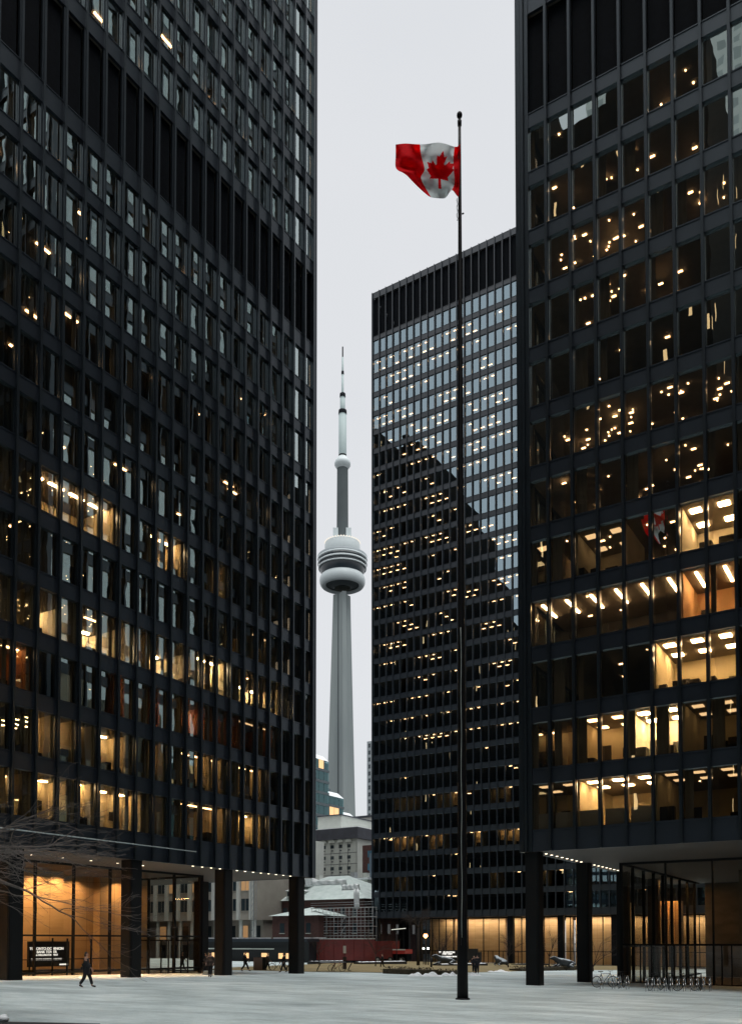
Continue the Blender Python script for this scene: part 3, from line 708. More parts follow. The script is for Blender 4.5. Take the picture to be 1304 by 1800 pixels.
for j in range(NV+1):
    v = j/NV
    for i in range(NU+1):
        u = i/NU
        px = catmull(VS, [catmull(US, [c[0][0] for c in row], u) for row in NET], v)
        py = catmull(VS, [catmull(US, [c[0][1] for c in row], u) for row in NET], v)
        dd = catmull(VS, [catmull(US, [c[1] for c in row], u) for row in NET], v)
        dd = dd*1.5+.07*math.sin(u*23+v*5)*min(1, u*4)+.05*math.sin(v*17-u*9)*min(1, u*4)
        py += (1.5*math.sin(u*15+1)*v**3+.6*math.sin(u*12)*(1-v)**3)*min(1, u*5)
        b.v.append(tuple(at(px, py, DP+dd)))
for j in range(NV):
    for i in range(NU):
        u, v = (i+.5)/NU, (j+.5)/NV
        red = u < .25 or u > .75 or inside(((.5-u)*2+.30*(v-.62))/1.18, (v-.13)/.84-.5, LEAF)
        b.f.append((j*(NU+1)+i, j*(NU+1)+i+1, (j+1)*(NU+1)+i+1, (j+1)*(NU+1)+i)); b.m.append(1 if red else 0); b.sm.append(True)
def cloth(name, c, tr):
    m = mat(name, c, .85, 0, .06, 3, .1); n = m.node_tree.nodes; l = m.node_tree.links
    t = n.new('ShaderNodeBsdfTranslucent'); t.inputs[0].default_value = (*c, 1); mx = n.new('ShaderNodeMixShader'); mx.inputs[0].default_value = tr
    l.new(n['Principled BSDF'].outputs[0], mx.inputs[1]); l.new(t.outputs[0], mx.inputs[2]); l.new(mx.outputs[0], n['Material Output'].inputs[0]); return m
flag = b.build('flag', [cloth('white_flag_cloth', (.88,.93,.94), .6), cloth('red_flag_cloth', (.95,.010,.022), .6)])
tag(flag, 'red and white flag with a red maple leaf blowing from the black pole', 'flag')
md = flag.modifiers.new('thick', 'SOLIDIFY'); md.thickness = .006

# ------------------------------------------------------------------ observation tower far behind
DT = 815.0; tcx = at(601.5, 1300, DT); TS = DT/F_PX
def tz(y): return at(601.5, y, DT).z
CONC = mat('weathered_concrete', (.33,.375,.37), .85, 0, .10, .06, col2=(.23,.27,.275), sz=.12)
CONCD = mat('dark_concrete', (.085,.105,.11), .85, 0, .1, .05)
TWH = mat('pale_tower_panel', (.60,.67,.68), .5, 0, .05, .1)
TGL = mat('dark_tower_glazing', (.022,.035,.045), .25, 0, .1, .3, .6)
tw = thing('observation_tower', 'very tall pale concrete tower with a round pod and a needle antenna', 'tower', (tcx.x, tcx.y, -6))
toc = math.atan2(CAM.y-tcx.y, CAM.x-tcx.x)
b = MB(); secs = []
prof = [(1640,34),(1500,29.5),(1430,27.2),(1350,24.6),(1250,21.6),(1150,18.6),(1090,16.8),(1045,15.6)]
for y, hw in prof:
    L = hw*TS; wdt = 4.6*TS*(.72+.28*hw/27); core = 9.5*TS
    ring = []
    for k in range(3):
        a = toc+math.radians(12)+k*2*math.pi/3; ca, sa = math.cos(a), math.sin(a)
        rr = max(L*1.04, core*1.15)
        for (f, g) in ((core*.80, wdt*1.15), (rr, wdt*.85), (rr, -wdt*.85), (core*.80, -wdt*1.15)):
            ring.append((tcx.x+f*ca-g*sa*-1*-1, tcx.y+f*sa+g*ca, tz(y)))
        am = a+math.pi/3; ring.append((tcx.x+core*.86*math.cos(am), tcx.y+core*.86*math.sin(am), tz(y)))
    # order inside an arm runs clockwise: flip so the whole ring turns one way
    out = []
    for k in range(3):
        arm = ring[k*5:k*5+5]; out += [arm[3], arm[2], arm[1], arm[0], arm[4]]
    secs.append(out)
n = len(secs[0])
for s_ in secs: b.v += s_
for k in range(len(secs)-1):
    for j in range(n): b.f.append((k*n+j, k*n+(j+1)%n, (k+1)*n+(j+1)%n, (k+1)*n+j)); b.m.append(0); b.sm.append(False)
b.build('shaft', CONC, tw)
def tl(name, prof, m, n=48, parent=None):
    b = MB(); b.lathe([(r*TS, tz(y)) for r, y in prof], tcx.x, tcx.y, n); return b.build(name, m, parent or tw)
tl('lift_strip', [(9.4,1500),(9.0,1045)], CONCD, 6)
tl('radome', [(29.5,1029)]+[(33.8+7.0*math.cos(a), 1022-10.5*math.sin(a)) for a in [math.radians(t) for t in range(-100, 101, 20)]]+[(30,1008)], TWH)
tl('pod_underside', [(14,1034),(20,1030),(26,1027),(31,1027.5)], CONCD)
pod = tl('pod_glazing', [(34,1016),(37.5,1010),(40.6,1000),(41.6,990),(41.8,984.5),(30,984)], TGL)
for y0, y1, r0, r1 in ((983.5,986.3,44.4,44.2),(991.0,993.8,44.2,44.0),(998.6,1000.8,43.0,42.8)):
    tl('pod_ring', [(r1-1.5,y1),(r1,y1),(r0,y0),(r0-1.5,y0)], TWH)
tl('pod_railing', [(44.0,984),(44.2,979.5),(44.0,979.3)], mat('fine_mesh_railing', (.35,.40,.42), .6), 48)
tl('pod_windows', [(31,983),(31,974),(30.6,968)], mat('lit_pod_glass', (.35,.35,.33), .4, emit=.35, ecol=(1,.82,.66)))
tl('pod_roof_wall', [(31.4,974),(31.6,972),(31.2,957),(30,955),(12,951)], TWH)
for i in range(20):
    a = toc+(i-9.5)*math.radians(9.2); r = 31*TS
    b = MB(); b.lathe([(.01, tz(957)),(.75, tz(956.4)),(.75, tz(954.6)),(.01, tz(954))], tcx.x+r*math.cos(a), tcx.y+r*math.sin(a), 8); b.build('pod_lamp', emi('cool_pod_lamp', (1,.93,.82), 1.0) if i == 0 else bpy.data.materials['cool_pod_lamp'], tw)
tl('upper_shaft', [(11.2,955),(10.4,935),(9.8,824)], CONCD, 12)
for sgn in (-1, 1):
    c = Vector((tcx.x, tcx.y, 0))+side*(sgn*11.5*TS)+tow*(4*TS); z0, z1 = tz(947), tz(931.5)
    b = MB(); b.obox((c.x, c.y, (z0+z1)/2), 4.6*TS, 5*TS, (z1-z0)/2, YAW); b.build('antenna_box', TWH, tw)
tl('sky_pod', [(9.8,824.5),(11.6,822),(14.2,818.2),(14.5,814.5),(12.6,810),(9.4,806.5),(7.2,803)], TWH)
ANTM = mat('grey_green_antenna_cover', (.36,.45,.45), .6, 0, .06, .1)
for y0, y1, r, m_ in ((800,728,7.1,ANTM),(728,721.5,7.5,DARK),(721.5,698,4.7,ANTM),(698,692,5.3,DARK),(692,658,2.1,ANTM),(658,652.5,2.4,DARK),(652.5,628,1.7,ANTM),(628,609.5,1.2,DARK)):
    tl('antenna_section', [(r,y0),(r*.97,y1),(.1,y1)], m_, 12)

# ------------------------------------------------------------------ buildings down the street
def wbuild(root, face_y, x0, x1, z0, z1, nx, nz, wx, wz, wallm, winm, axis='y', depth=.15, zfrac=.5, sub=None, sill=True, lit=None):
    """a wall with recessed windows; axis 'y' = wall facing -Y at y=face_y, 'x' = wall facing +X at x=face_y"""
    px, pz = (x1-x0)/nx, (z1-z0)/nz
    for j in range(nz):
        for i in range(nx):
            a0 = x0+px*(i+.5)-wx/2; c0 = z0+pz*(j+zfrac)-wz/2
            b = MB(); f = MB()
            if axis == 'y':
                b.quad((a0,face_y-.02,c0),(a0+wx,face_y-.02,c0),(a0+wx,face_y-.02,c0+wz),(a0,face_y-.02,c0+wz))
                f.box(a0-.1,a0+wx+.1,face_y-.12,face_y,c0-.14,c0-.01)
                if sub: f.box(a0+wx/2-.04,a0+wx/2+.04,face_y-.06,face_y-.025,c0,c0+wz)
            else:
                b.quad((face_y+.02,a0,c0),(face_y+.02,a0+wx,c0),(face_y+.02,a0+wx,c0+wz),(face_y+.02,a0,c0+wz))
                f.box(face_y,face_y+.12,a0-.1,a0+wx+.1,c0-.14,c0-.01)
            m_ = winm
            if lit and random.random() < lit[0]: m_ = lit[1]
            w_ = b.build('window', m_, root)
            if sill: f.build('window_sill', wallm, w_)
WGL = glass('far_window_glass', (.35,.40,.42), .25, (.85,.95,1), 0)
WGLD = mat('dark_window', (.03,.045,.055), .15, 0, .3, .3, .7)
LITW = mat('lit_window', (.3,.2,.1), .5, emit=1.1, ecol=(1,.60,.28))
LITD = mat('dim_lit_window', (.3,.2,.1), .5, emit=.3, ecol=(1,.55,.25))
BEIGE = mat('precast_beige', (.50,.53,.49), .85, 0, .08, .5)
BEIGED = mat('roof_fascia', (.055,.060,.075), .8, 0, .2, .5)
BRICK = mat('red_brown_brick', (.075,.034,.030), .9, 0, .3, 2)
TEAL = glass('teal_curtain_glass', (.30,.42,.42), .12, (.5,.85,.9), 0)
TEALF = mat('teal_spandrel', (.07,.10,.115), .4, 0, .2, .3)
# stepped glass building at the left of the gap
DG = 300.0
gb = thing('office_building', 'teal glass office building stepping down behind the beige hotel', 'office building', (at(560,1650,DG).x, at(560,1650,DG).y, -4))
def gblock(pxr, ytop, Dn, len_y, zb):
    c = at(pxr, ytop, Dn); x1 = c.x; y0 = c.y-len_y; zt = c.z
    nfl = max(2, int((zt-zb)/3.9))
    b = MB(); b.box(x1-30, x1-.4, y0, y0+len_y, zb, zt-.5); b.build('office_core', SLAB, gb)
    for k in range(nfl):
        z = zt-3.9*(k+1); b = MB(); b.box(x1-30, x1+.15, y0-.15, y0+len_y+.1, z, z+.9); b.build('spandrel', TEALF, gb)
        for i in range(int(len_y/3)):
            b = MB(); b.quad((x1,y0+3*i+.1,z+.9),(x1,y0+3*i+2.9,z+.9),(x1,y0+3*i+2.9,z+3.9),(x1,y0+3*i+.1,z+3.9)); b.build('window', LITW if random.random()<.10 else TEAL, gb)
    b = MB(); b.box(x1-30, x1-.2, y0, y0+len_y, zt, zt+.3); b.v = b.v; b.build('roof', SNOWM, gb)
    b = MB(); b.box(x1-28, x1-3, y0+2, y0+len_y-4, zt+.3, zt+3.4); b.build('penthouse', TEALF, gb)
    b = MB(); b.poly([(x1+.1,y0,zt),(x1+.1,y0+len_y,zt),(x1-2.6,y0+len_y,zt+2.2),(x1-2.6,y0,zt+2.2)]); b.build('sloping_roof', SNOWM, gb)
gblock(578, 1340, 300, 30, -4); gblock(604, 1405, 318, 18, -4); gblock(625, 1440, 330, 14, -4)
# hotel with the dark roof band
DH = 235.0; hc = at(628, 1474, DH); hz = hc.z
ht = thing('hotel', 'beige precast hotel with dark roof band and small arched windows', 'hotel', (hc.x-15, hc.y+8, -3))
b = MB(); b.box(hc.x-34, hc.x, hc.y, hc.y+22, -4, hz); b.build('wall', BEIGE, ht)
b = MB(); b.box(hc.x-34, hc.x+.5, hc.y-.5, hc.y+22, hz+.01, hz+3.0); b.build('roof_band', BEIGED, ht)
b = MB(); b.box(hc.x-34, hc.x+.3, hc.y-.3, hc.y+22, hz+3.01, hz+3.2); b.build('roof', SNOWM, ht)
px_, pz_ = 2.75, 3.0
for j in range(9):
    z = hz-1.0-pz_*(j+1)+.6
    bb = MB(); bb.box(hc.x-34, hc.x-.02, hc.y-.03, hc.y, z-.42, z-.30, 0); bb.build('floor_joint', BEIGED, ht)
    for i in range(11):
        x = hc.x-2.0-px_*i
        if i in (4, 9): continue
        b = MB(); b.box(x-1.25, x-.15, hc.y-.05, hc.y-.01, z+1.05, z+1.95)
        if j == 0: b.lathe([(.01,0),(.01,0)], 0, -9999, 3) if False else None
        wd_ = b.build('window', LITW if random.random() < .05 else WGLD, ht)
        b = MB(); b.box(x-.9, x-.35, hc.y-.07, hc.y-.01, z+.25, z+.55); b.build('vent', BEIGED, ht)
        if j == 0:
            b = MB(); pts = [(x-.7+1.0*math.cos(t), hc.y-.35, hz-.85+1.0*math.sin(t)) for t in [math.pi*q/8 for q in range(9)]]
            b.poly(pts[::-1]); q2 = [(p[0], hc.y-.0, p[2]) for p in pts]
            for t in range(8): b.quad(pts[t], pts[t+1], q2[t+1], q2[t])
            b.build('arch', BEIGE, ht)
for i in range(12):
    x = hc.x-.25-px_*i; b = MB(); b.box(x-.05, x+.05, hc.y-.04, hc.y, -4, hz-1.0); b.build('panel_joint', BEIGED, ht)
wbuild(ht, hc.x, hc.y+4, hc.y+20, hz-27, hz-1, 3, 9, 1.2, 1.4, BEIGE, WGLD, 'x')
ph = at(610, 1458, DH+12)
b = MB(); b.box(ph.x-8, ph.x, ph.y-3, ph.y+16, hz+3.2, ph.z+3.6); b.box(ph.x-8.2, ph.x+.2, ph.y-3.2, ph.y+16.2, ph.z+3.6, ph.z+3.9, 1); b.build('penthouse', [BEIGE, BEIGED], ht)
# brick block beside the hotel
bc = at(637, 1487, DH-12)
bk = thing('brick_building', 'narrow red brown brick building with blue window panes beside the beige hotel', 'building', (bc.x+6, bc.y+5, -3))
b = MB(); b.box(bc.x, bc.x+14, bc.y, bc.y+12, -4, bc.z); b.build('wall', BRICK, bk)
BLW = mat('blue_window', (.05,.16,.24), .2, 0, .3, .3, .7)
wbuild(bk, bc.y, bc.x+.8, bc.x+12.8, bc.z-20.5, bc.z-.6, 4, 6, 1.5, 1.7, BRICK, BLW, 'y', sub=True)
# slim apartment tower
sc_ = at(645, 1304, 480)
sl = thing('apartment_tower', 'slim pale grid fronted tower half hidden by the middle office tower', 'apartment tower', (sc_.x+10, sc_.y+10, -5))
b = MB(); b.box(sc_.x, sc_.x+22, sc_.y, sc_.y+20, -5, sc_.z); b.build('wall', mat('pale_grey_panel', (.36,.41,.43), .7, 0, .1, .2), sl)
wbuild(sl, sc_.y, sc_.x+.4, sc_.x+22, sc_.z-70, sc_.z-.5, 9, 18, 1.5, 2.3, WGLD, WGLD, 'y', sill=False)
# low pale hall between
vh = at(600, 1441, 420); ve = at(646, 1441, 420)
hl = thing('hall', 'low pale hall roof at the foot of the tall concrete tower', 'hall', ((vh.x+ve.x)/2, vh.y, -5))
b = MB(); b.box(vh.x-10, ve.x+12, vh.y, vh.y+30, -5, vh.z); b.build('wall', mat('cream_panel', (.50,.50,.46), .8, 0, .05, .2), hl)
b = MB(); b.box(vh.x-10.3, ve.x+12.3, vh.y-.3, vh.y+30, vh.z+.01, vh.z+.8); b.build('roof', BEIGED, hl)
# old brick building with snowy hipped roofs
SNR = mat('snowy_green_roof', (.66,.75,.73), .85, 0, .12, .6, col2=(.48,.58,.56), bump=.3, bscale=3)
DS = 185.0
def hip(b, x0, x1, y0, y1, ze, zr, ov=.6, m=0):
    x0 -= ov; x1 += ov; y0 -= ov; y1 += ov; h = min(x1-x0, y1-y0)/2
    if (x1-x0) >= (y1-y0): r0, r1 = (x0+h, (y0+y1)/2, zr), (x1-h, (y0+y1)/2, zr)
    else: r0, r1 = ((x0+x1)/2, y0+h, zr), ((x0+x1)/2, y1-h, zr)
    A,B,C,D = (x0,y0,ze),(x1,y0,ze),(x1,y1,ze),(x0,y1,ze)
    if (x1-x0) >= (y1-y0): b.poly([A,B,r1,r0],m); b.poly([B,C,r1],m); b.poly([C,D,r0,r1],m); b.poly([D,A,r0],m)
    else: b.poly([A,B,r0],m); b.poly([B,C,r1,r0],m); b.poly([C,D,r1],m); b.poly([D,A,r0,r1],m)
    b.poly([D,C,B,A],m)
def house(name, label, pxl, pxr, ytop, yeave, D, dep_, dormers=()):
    a = at(pxl, yeave, D); x0 = a.x; c = at(pxr, yeave, D); y0 = a.y; x1 = ony(pxr, yeave, y0).x; ze = a.z; zr = at((pxl+pxr)/2, ytop, D+dep_/2).z
    h = thing(name, label, 'building', ((x0+x1)/2, y0+dep_/2, -3))
    b = MB(); b.box(x0, x1, y0, y0+dep_, -4, ze-.02); b.build('wall', BRICK, h)
    b = MB(); hip(b, x0, x1, y0, y0+dep_, ze, zr); rf = b.build('roof', SNR, h)
    wbuild(h, y0, x0+.8, x1-.8, ze-7.5, ze-.7, max(2, int((x1-x0)/3)), 2, 1.1, 1.9, BEIGE, WGLD, 'y')
    wbuild(h, x1, y0+.8, y0+dep_-.8, ze-7.5, ze-.7, max(2, int(dep_/3.2)), 2, 1.1, 1.9, BEIGE, WGLD, 'x')
    for fx, fz in dormers:
        xx = x0+(x1-x0)*fx; zz = ze+(zr-ze)*fz; yy = y0+dep_/2*fz*.9-.6
        b = MB(); b.box(xx-1.3, xx+1.3, yy-1.2, yy+2, zz-.2, zz+1.2, 0); b.box(xx-1.1, xx+1.1, yy-1.25, yy-1.2, zz+.1, zz+1.0, 1); dd = b.build('dormer', [BEIGE, WGLD], h)
        b = MB(); hip(b, xx-1.3, xx+1.3, yy-1.2, yy+2.4, zz+1.21, zz+1.9, .3); b.build('dormer_roof', SNOWM, dd)
    return x0, x1, y0, ze
house('brick_hall', 'old brick hall with a large snow covered hipped roof and two dormers', 449, 640, 1546, 1586, DS, 22, ((.33,.62),(.36,.15)))
house('brick_annex', 'low brick annex with a pale green roof in front of the brick hall', 479, 560, 1597, 1611, DS-14, 11)
# pale buildings behind the hall
STEELT_ = mat('grey_roof_unit', (.3,.32,.33), .6)
q_ = at(432, 1500, 225); x1_ = ony(520, 1500, q_.y).x
pb_ = thing('office_building', 'cream plastered building behind the snowy hipped roof, seen between the left columns', 'office building', ((q_.x+x1_)/2, q_.y+6, -3))
b = MB(); b.box(q_.x, x1_, q_.y, q_.y+12, -4, 28); b.build('wall', BEIGE, pb_); wbuild(pb_, q_.y, q_.x+.5, x1_-.5, 8, 26, 5, 5, 1.3, 1.8, BEIGE, WGLD, 'y')
q_ = at(505, 1553, 212); x1_ = ony(646, 1553, q_.y).x
pb_ = thing('flat_roofed_building', 'low flat roofed pale building with snow and pipes on top behind the brick hall', 'building', ((q_.x+x1_)/2, q_.y+6, -3))
b = MB(); b.box(q_.x, x1_, q_.y, q_.y+12, -4, q_.z); b.build('wall', BEIGE, pb_); b = MB(); b.box(q_.x-.3, x1_+.3, q_.y-.3, q_.y+12.3, q_.z+.01, q_.z+.45); b.build('roof', SNOWM, pb_)
for i in range(7):
    b = MB(); xx = q_.x+1.5+(x1_-q_.x-3)*i/6; hh = .6+.9*((i*7)%4)/3; b.box(xx-.5, xx+.6, q_.y+1, q_.y+2.4, q_.z+.46, q_.z+.46+hh); b.build('roof_unit', STEELT_ if i % 2 else BEIGE, pb_)
# scaffolding with planks, tubes and tarpaulin
ps = at(548, 1590, 168); pe = at(655, 1590, 168); xs0 = ps.x; ys = ps.y; xs1 = ony(655, 1600, ys).x
STEELT = mat('galvanised_tube', (.36,.38,.39), .5, .4, .1, 3)
sf = thing('scaffolding', 'scaffolding with pale planks and cross tubes round the brick hall', 'scaffolding', ((xs0+xs1)/2, ys, -2.2))
PLK = mat('scaffold_plank', (.50,.49,.48), .8, 0, .2, 2)
nb = 8
for dy in (0, 1.3):
    for i in range(nb+1):
        x = xs0+(xs1-xs0)*i/nb; b = MB(); b.tube([(x, ys+dy, -2.2), (x, ys+dy, 8.6)], .045, 5); b.build('standard', STEELT, sf)
for k in range(6):
    z = -.2+1.75*k
    b = MB(); b.box(xs0-.2, xs1+.2, ys+.1, ys+1.2, z, z+.08); b.build('plank_deck', PLK, sf)
    for dz in (.08, .6, 1.05):
        b = MB(); b.tube([(xs0-.2, ys-.05, z+dz), (xs1+.2, ys-.05, z+dz)], .035, 5); b.build('ledger', STEELT, sf)
for k in range(4):
    z = -.2+1.75*k; xa = xs0+(xs1-xs0)*.48
    b = MB(); b.tube([(xa, ys-.12, z), (xa+1.1, ys-.12, z+1.75)], .05, 5); b.build('brace', STEELT, sf)
TARP = mat('white_tarpaulin', (.80,.85,.86), .5, 0, .12, .8, bump=.8, bscale=1.5)
def tarp(px0, px1, y0, y1, D, label):
    a = at(px0, y0, D); x1 = ony(px1, y0, a.y).x; z1 = a.z; z0 = at(px0, y1, D).z; b = MB(); n_ = 14
    for i in range(n_+1):
        x = a.x+(x1-a.x)*i/n_
        for j in range(5): b.v.append((x, a.y+.18*math.sin(i*1.9+j), z0+(z1-z0)*j/4+.12*math.sin(i*1.3)*(j == 4)))
    for i in range(n_):
        for j in range(4): b.f.append((i*5+j, (i+1)*5+j, (i+1)*5+j+1, i*5+j+1)); b.m.append(0); b.sm.append(True)
    o = b.build('tarpaulin', TARP); tag(o, label, 'tarpaulin'); o.modifiers.new('t', 'SOLIDIFY').thickness = .05
tarp(546, 609, 1549, 1558, 172, 'long white tarpaulin strip laid along the top of the scaffolding')
tarp(600, 632, 1556, 1566, 170, 'short white tarpaulin bunched at the scaffold corner'); tarp(622, 631, 1564, 1599, 166, 'white tarpaulin hanging down as a narrow strip')
tarp(536, 549, 1541, 1560, 174, 'white tarpaulin hung beside the left tower corner')
# pale office building seen through the left lobby
OFB = mat('warm_precast', (.34,.31,.27), .85, 0, .1, .5)
oa = at(255, 1700, 190); oy = oa.y; ox0 = ony(255, 1600, oy).x; ox1 = ony(447, 1600, oy).x
of = thing('office_building', 'pale office building on white round columns seen past the left lobby', 'office building', ((ox0+ox1)/2, oy+10, -2.3))
b = MB(); b.box(ox0-20, ox1, oy, oy+20, 6.6, 58); b.box(ox0-20, ox1-.6, oy+3.5, oy+20, -3, 6.6); b.build('wall', OFB, of)
nn_ = 9
for i in range(nn_+1):
    x = ox0+(ox1-.6-ox0)*i/nn_
    b = MB(); b.box(x-.38, x+.38, oy-.5, oy, 6.6, 58); b.build('pilaster', mat('pale_pilaster', (.55,.56,.53), .8) if i == 0 else bpy.data.materials['pale_pilaster'], of)
    b = MB(); b.lathe([(.42,-2.6),(.42,6.6)], x, oy+.6, 14); b.build('round_column', bpy.data.materials['pale_pilaster'], of)
wbuild(of, oy, ox0, ox1-.6, 7.6, 40, nn_, 8, 2.2, 2.4, OFB, WGLD, 'y', lit=(.12, LITD), sub=True)
wbuild(of, oy+3.5, ox0, ox1-.8, -2, 6, nn_, 2, 2.4, 3, OFB, WGLD, 'y', lit=(.2, LITD))
# lattice mast
lm = at(441, 1600, 160); b = MB()
for dx, dy in ((0,0),(.7,0),(.7,.7),(0,.7)): b.tube([(lm.x+dx, lm.y+dy, -2.2), (lm.x+dx, lm.y+dy, 24)], .06, 5)
for k in range(22):
    z = -2+1.15*k
    for (p, q) in (((0,0),(.7,0)),((.7,0),(.7,.7)),((0,0),(0,.7))):
        b.tube([(lm.x+p[0], lm.y+p[1], z), (lm.x+q[0], lm.y+q[1], z+1.15)], .035, 4)
tag(b.build('hoist_mast', STEELT), 'grey lattice hoist mast beside the snowy brick hall', 'hoist mast')
# low dark pavilion with warm windows
pa = at(340, 1652, 150); py_ = pa.y; pxa = ony(330, 1652, py_).x; pxb = ony(541, 1652, py_).x
pv = thing('pavilion', 'low flat roofed black pavilion with small warm windows across the street', 'pavilion', ((pxa+pxb)/2, py_+5, -2))
pt_ = at(450, 1651, 150).z
b = MB(); b.box(pxa, pxb, py_+.3, py_+9, -2.3, pt_-.5); b.build('wall', mat('black_cladding', (.012,.014,.017), .5), pv)
b = MB(); b.box(pxa-.6, pxb+.5, py_-.8, py_+9.5, pt_-.5, pt_-.02); rf = b.build('flat_roof', STEELS, pv)
b = MB()
for i in range(40):
    x = pxa+(pxb-pxa)*random.random(); b.obox((x, py_+random.uniform(0,5), pt_+.08), random.uniform(.3,1.4), .5, .12, random.random())
b.build('roof_snow', SNOWM, pv)
for px in (362, 374, 434, 436, 462, 467, 493, 497, 508, 512):
    x = ony(px+random.uniform(-2,2), 1680, py_+.3).x; z1 = at(450, 1675, 150).z; z0 = at(450, 1684, 150).z
    b = MB(); b.box(x-.35, x+.4, py_+.24, py_+.29, z0, z1); b.build('window', LITW, pv)
b = MB(); b.box(pxa+3, pxb-6, py_-.9, py_-.84, at(430,1669,150).z, at(430,1667,150).z); b.build('sign_band', BEIGE, pv)
# red hoarding and red lorry
REDH = mat('red_hoarding', (.14,.018,.015), .65, 0, .25, .6, bump=.2, bscale=2)
ha = at(541, 1652, 140); hy = ha.y; hx0 = ony(535, 1652, hy).x; hx1 = ony(658, 1652, hy).x; hzt = ha.z; hzb = at(600, 1688, 140).z
hd = thing('hoarding', 'long dark red construction hoarding below the scaffolding', 'hoarding', ((hx0+hx1)/2, hy, hzb))
b = MB(); b.box(hx0, hx1, hy, hy+.1, hzb, hzt); b.build('panel', REDH, hd)
b = MB(); b.box(hx0, hx1, hy-.06, hy+.2, hzt+.003, hzt+.16); b.build('top_rail', PLK, hd)
for i in range(8):
    x = hx0+(hx1-hx0)*i/7; b = MB(); b.box(x-.06, x+.06, hy-.07, hy-.003, hzb, hzt-.05); b.build('post', REDH, hd)
b = MB(); b.box(hx0, hx1, hy+.02, hy+.3, hzb-1.2, hzb-.01); b.build('base', DARK, hd)
REDT = mat('red_truck_paint', (.42,.035,.03), .35, 0, .12, 1); RUB = mat('black_rubber', (.012,.012,.012), .8); WHT = mat('white_paint', (.7,.72,.72), .5)
ta = at(657, 1654, 138); ty = ta.y; tx = lambda px: ony(px, 1670, ty).x; tzz = lambda y: at(680, y, 138).z
tr = thing('truck', 'red flatbed truck with a low tailboard parked across the lawn', 'truck', (tx(684), ty+1.1, tzz(1693)))
b = MB(); b.box(tx(655), tx(689), ty, ty+2.3, tzz(1686), tzz(1655)); b.build('body', REDH, tr)
b = MB(); b.box(tx(690), tx(712), ty, ty+2.3, tzz(1677), tzz(1669.5)); b.box(tx(690), tx(712), ty-.03, ty-.003, tzz(1671), tzz(1669), 1); b.build('tailboard', [REDT, WHT], tr)
b = MB(); b.box(tx(656), tx(712), ty+.4, ty+1.9, tzz(1688), tzz(1678)); b.build('chassis', DARK, tr)
for px in (664, 686, 705):
    x = tx(px); b = MB(); z = tzz(1693)+.48; n_ = 18
    for r0, y0 in ((.48, ty-.04), (.48, ty+.3)): b.v += [(x+r0*math.cos(2*math.pi*j/n_), y0, z+r0*math.sin(2*math.pi*j/n_)) for j in range(n_)]
    for j in range(n_): b.f.append((j, (j+1)%n_, n_+(j+1)%n_, n_+j)); b.m.append(0); b.sm.append(True)
    b.f.append(tuple(range(n_))); b.m.append(0); b.sm.append(False); b.f.append(tuple(range(2*n_-1, n_-1, -1))); b.m.append(0); b.sm.append(False)
    wh = b.build('wheel', RUB, tr)
    b = MB(); b.v = [(x+.24*math.cos(2*math.pi*j/n_), ty-.05, z+.24*math.sin(2*math.pi*j/n_)) for j in range(n_)]; b.f = [tuple(range(n_))]; b.m = [0]; b.sm = [False]; b.build('rim', STEELT, wh)
for px in (650, 653.5): 
    x = tx(px); b = MB(); b.box(x-.12, x+.12, ty-.35, ty-.3, tzz(1681), tzz(1677)); tag(b.build('site_lamp', emi('cool_site_lamp', (.9,.95,1), 3) if px == 650 else bpy.data.materials['cool_site_lamp']), 'left one of two small white lamps low on the red hoarding' if px == 650 else 'right one of two small white lamps low on the red hoarding, next to the truck', 'lamp', 'lamps on the hoarding')
# blue grey building behind the middle tower's open corner
bb_ = at(655, 1600, 215); bl_ = thing('office_building', 'blue grey panelled building behind the open corner of the middle tower', 'office building', (bb_.x+10, bb_.y+8, -3))
b = MB(); b.box(bb_.x-1, bb_.x+24, bb_.y, bb_.y+14, -3, 24); b.build('wall', mat('blue_grey_panel', (.09,.13,.17), .6, 0, .15, .3), bl_)
wbuild(bl_, bb_.y, bb_.x, bb_.x+23, -1, 23, 12, 7, 1.1, 1.9, BEIGE, WGLD, 'y', sill=False)

# ------------------------------------------------------------------ lawn, planters, snow
def gpoly(pts, dz=0):
    return [(p[0], p[1], gz(p[0], p[1])+dz) for p in pts]
P_ = lambda px, py: gp(px, py)
near = [P_(330,1706), P_(430,1706.5), P_(548,1709.5), P_(600,1710), P_(700,1711.5), P_(820,1711), P_(905,1708.5), P_(1000,1706.5), P_(1200,1706)]
b = MB(); dirp = Vector((0, 1, 0)); nrow = 8
fary = 134.0
for p in near:
    for j in range(nrow):
        t = j/(nrow-1); y = p.y+(fary-p.y)*t; x = p.x-(fary-p.y)*t*.30
        b.v.append((x, y, gz(x, y)+.02+.22*math.sin(min(1, t*1.6)*math.pi*.5)+.04*math.sin(x*.4)*math.sin(y*.3)))
for i in range(len(near)-1):
    for j in range(nrow-1): b.f.append((i*nrow+j, (i+1)*nrow+j, (i+1)*nrow+j+1, i*nrow+j+1)); b.m.append(0); b.sm.append(True)
lw_ = b.build('lawn', LAWNM); lw_['kind'] = 'structure'
HEDG = mat('brown_leaf_hedge', (.035,.036,.018), .95, 0, .4, 4, col2=(.07,.045,.025))
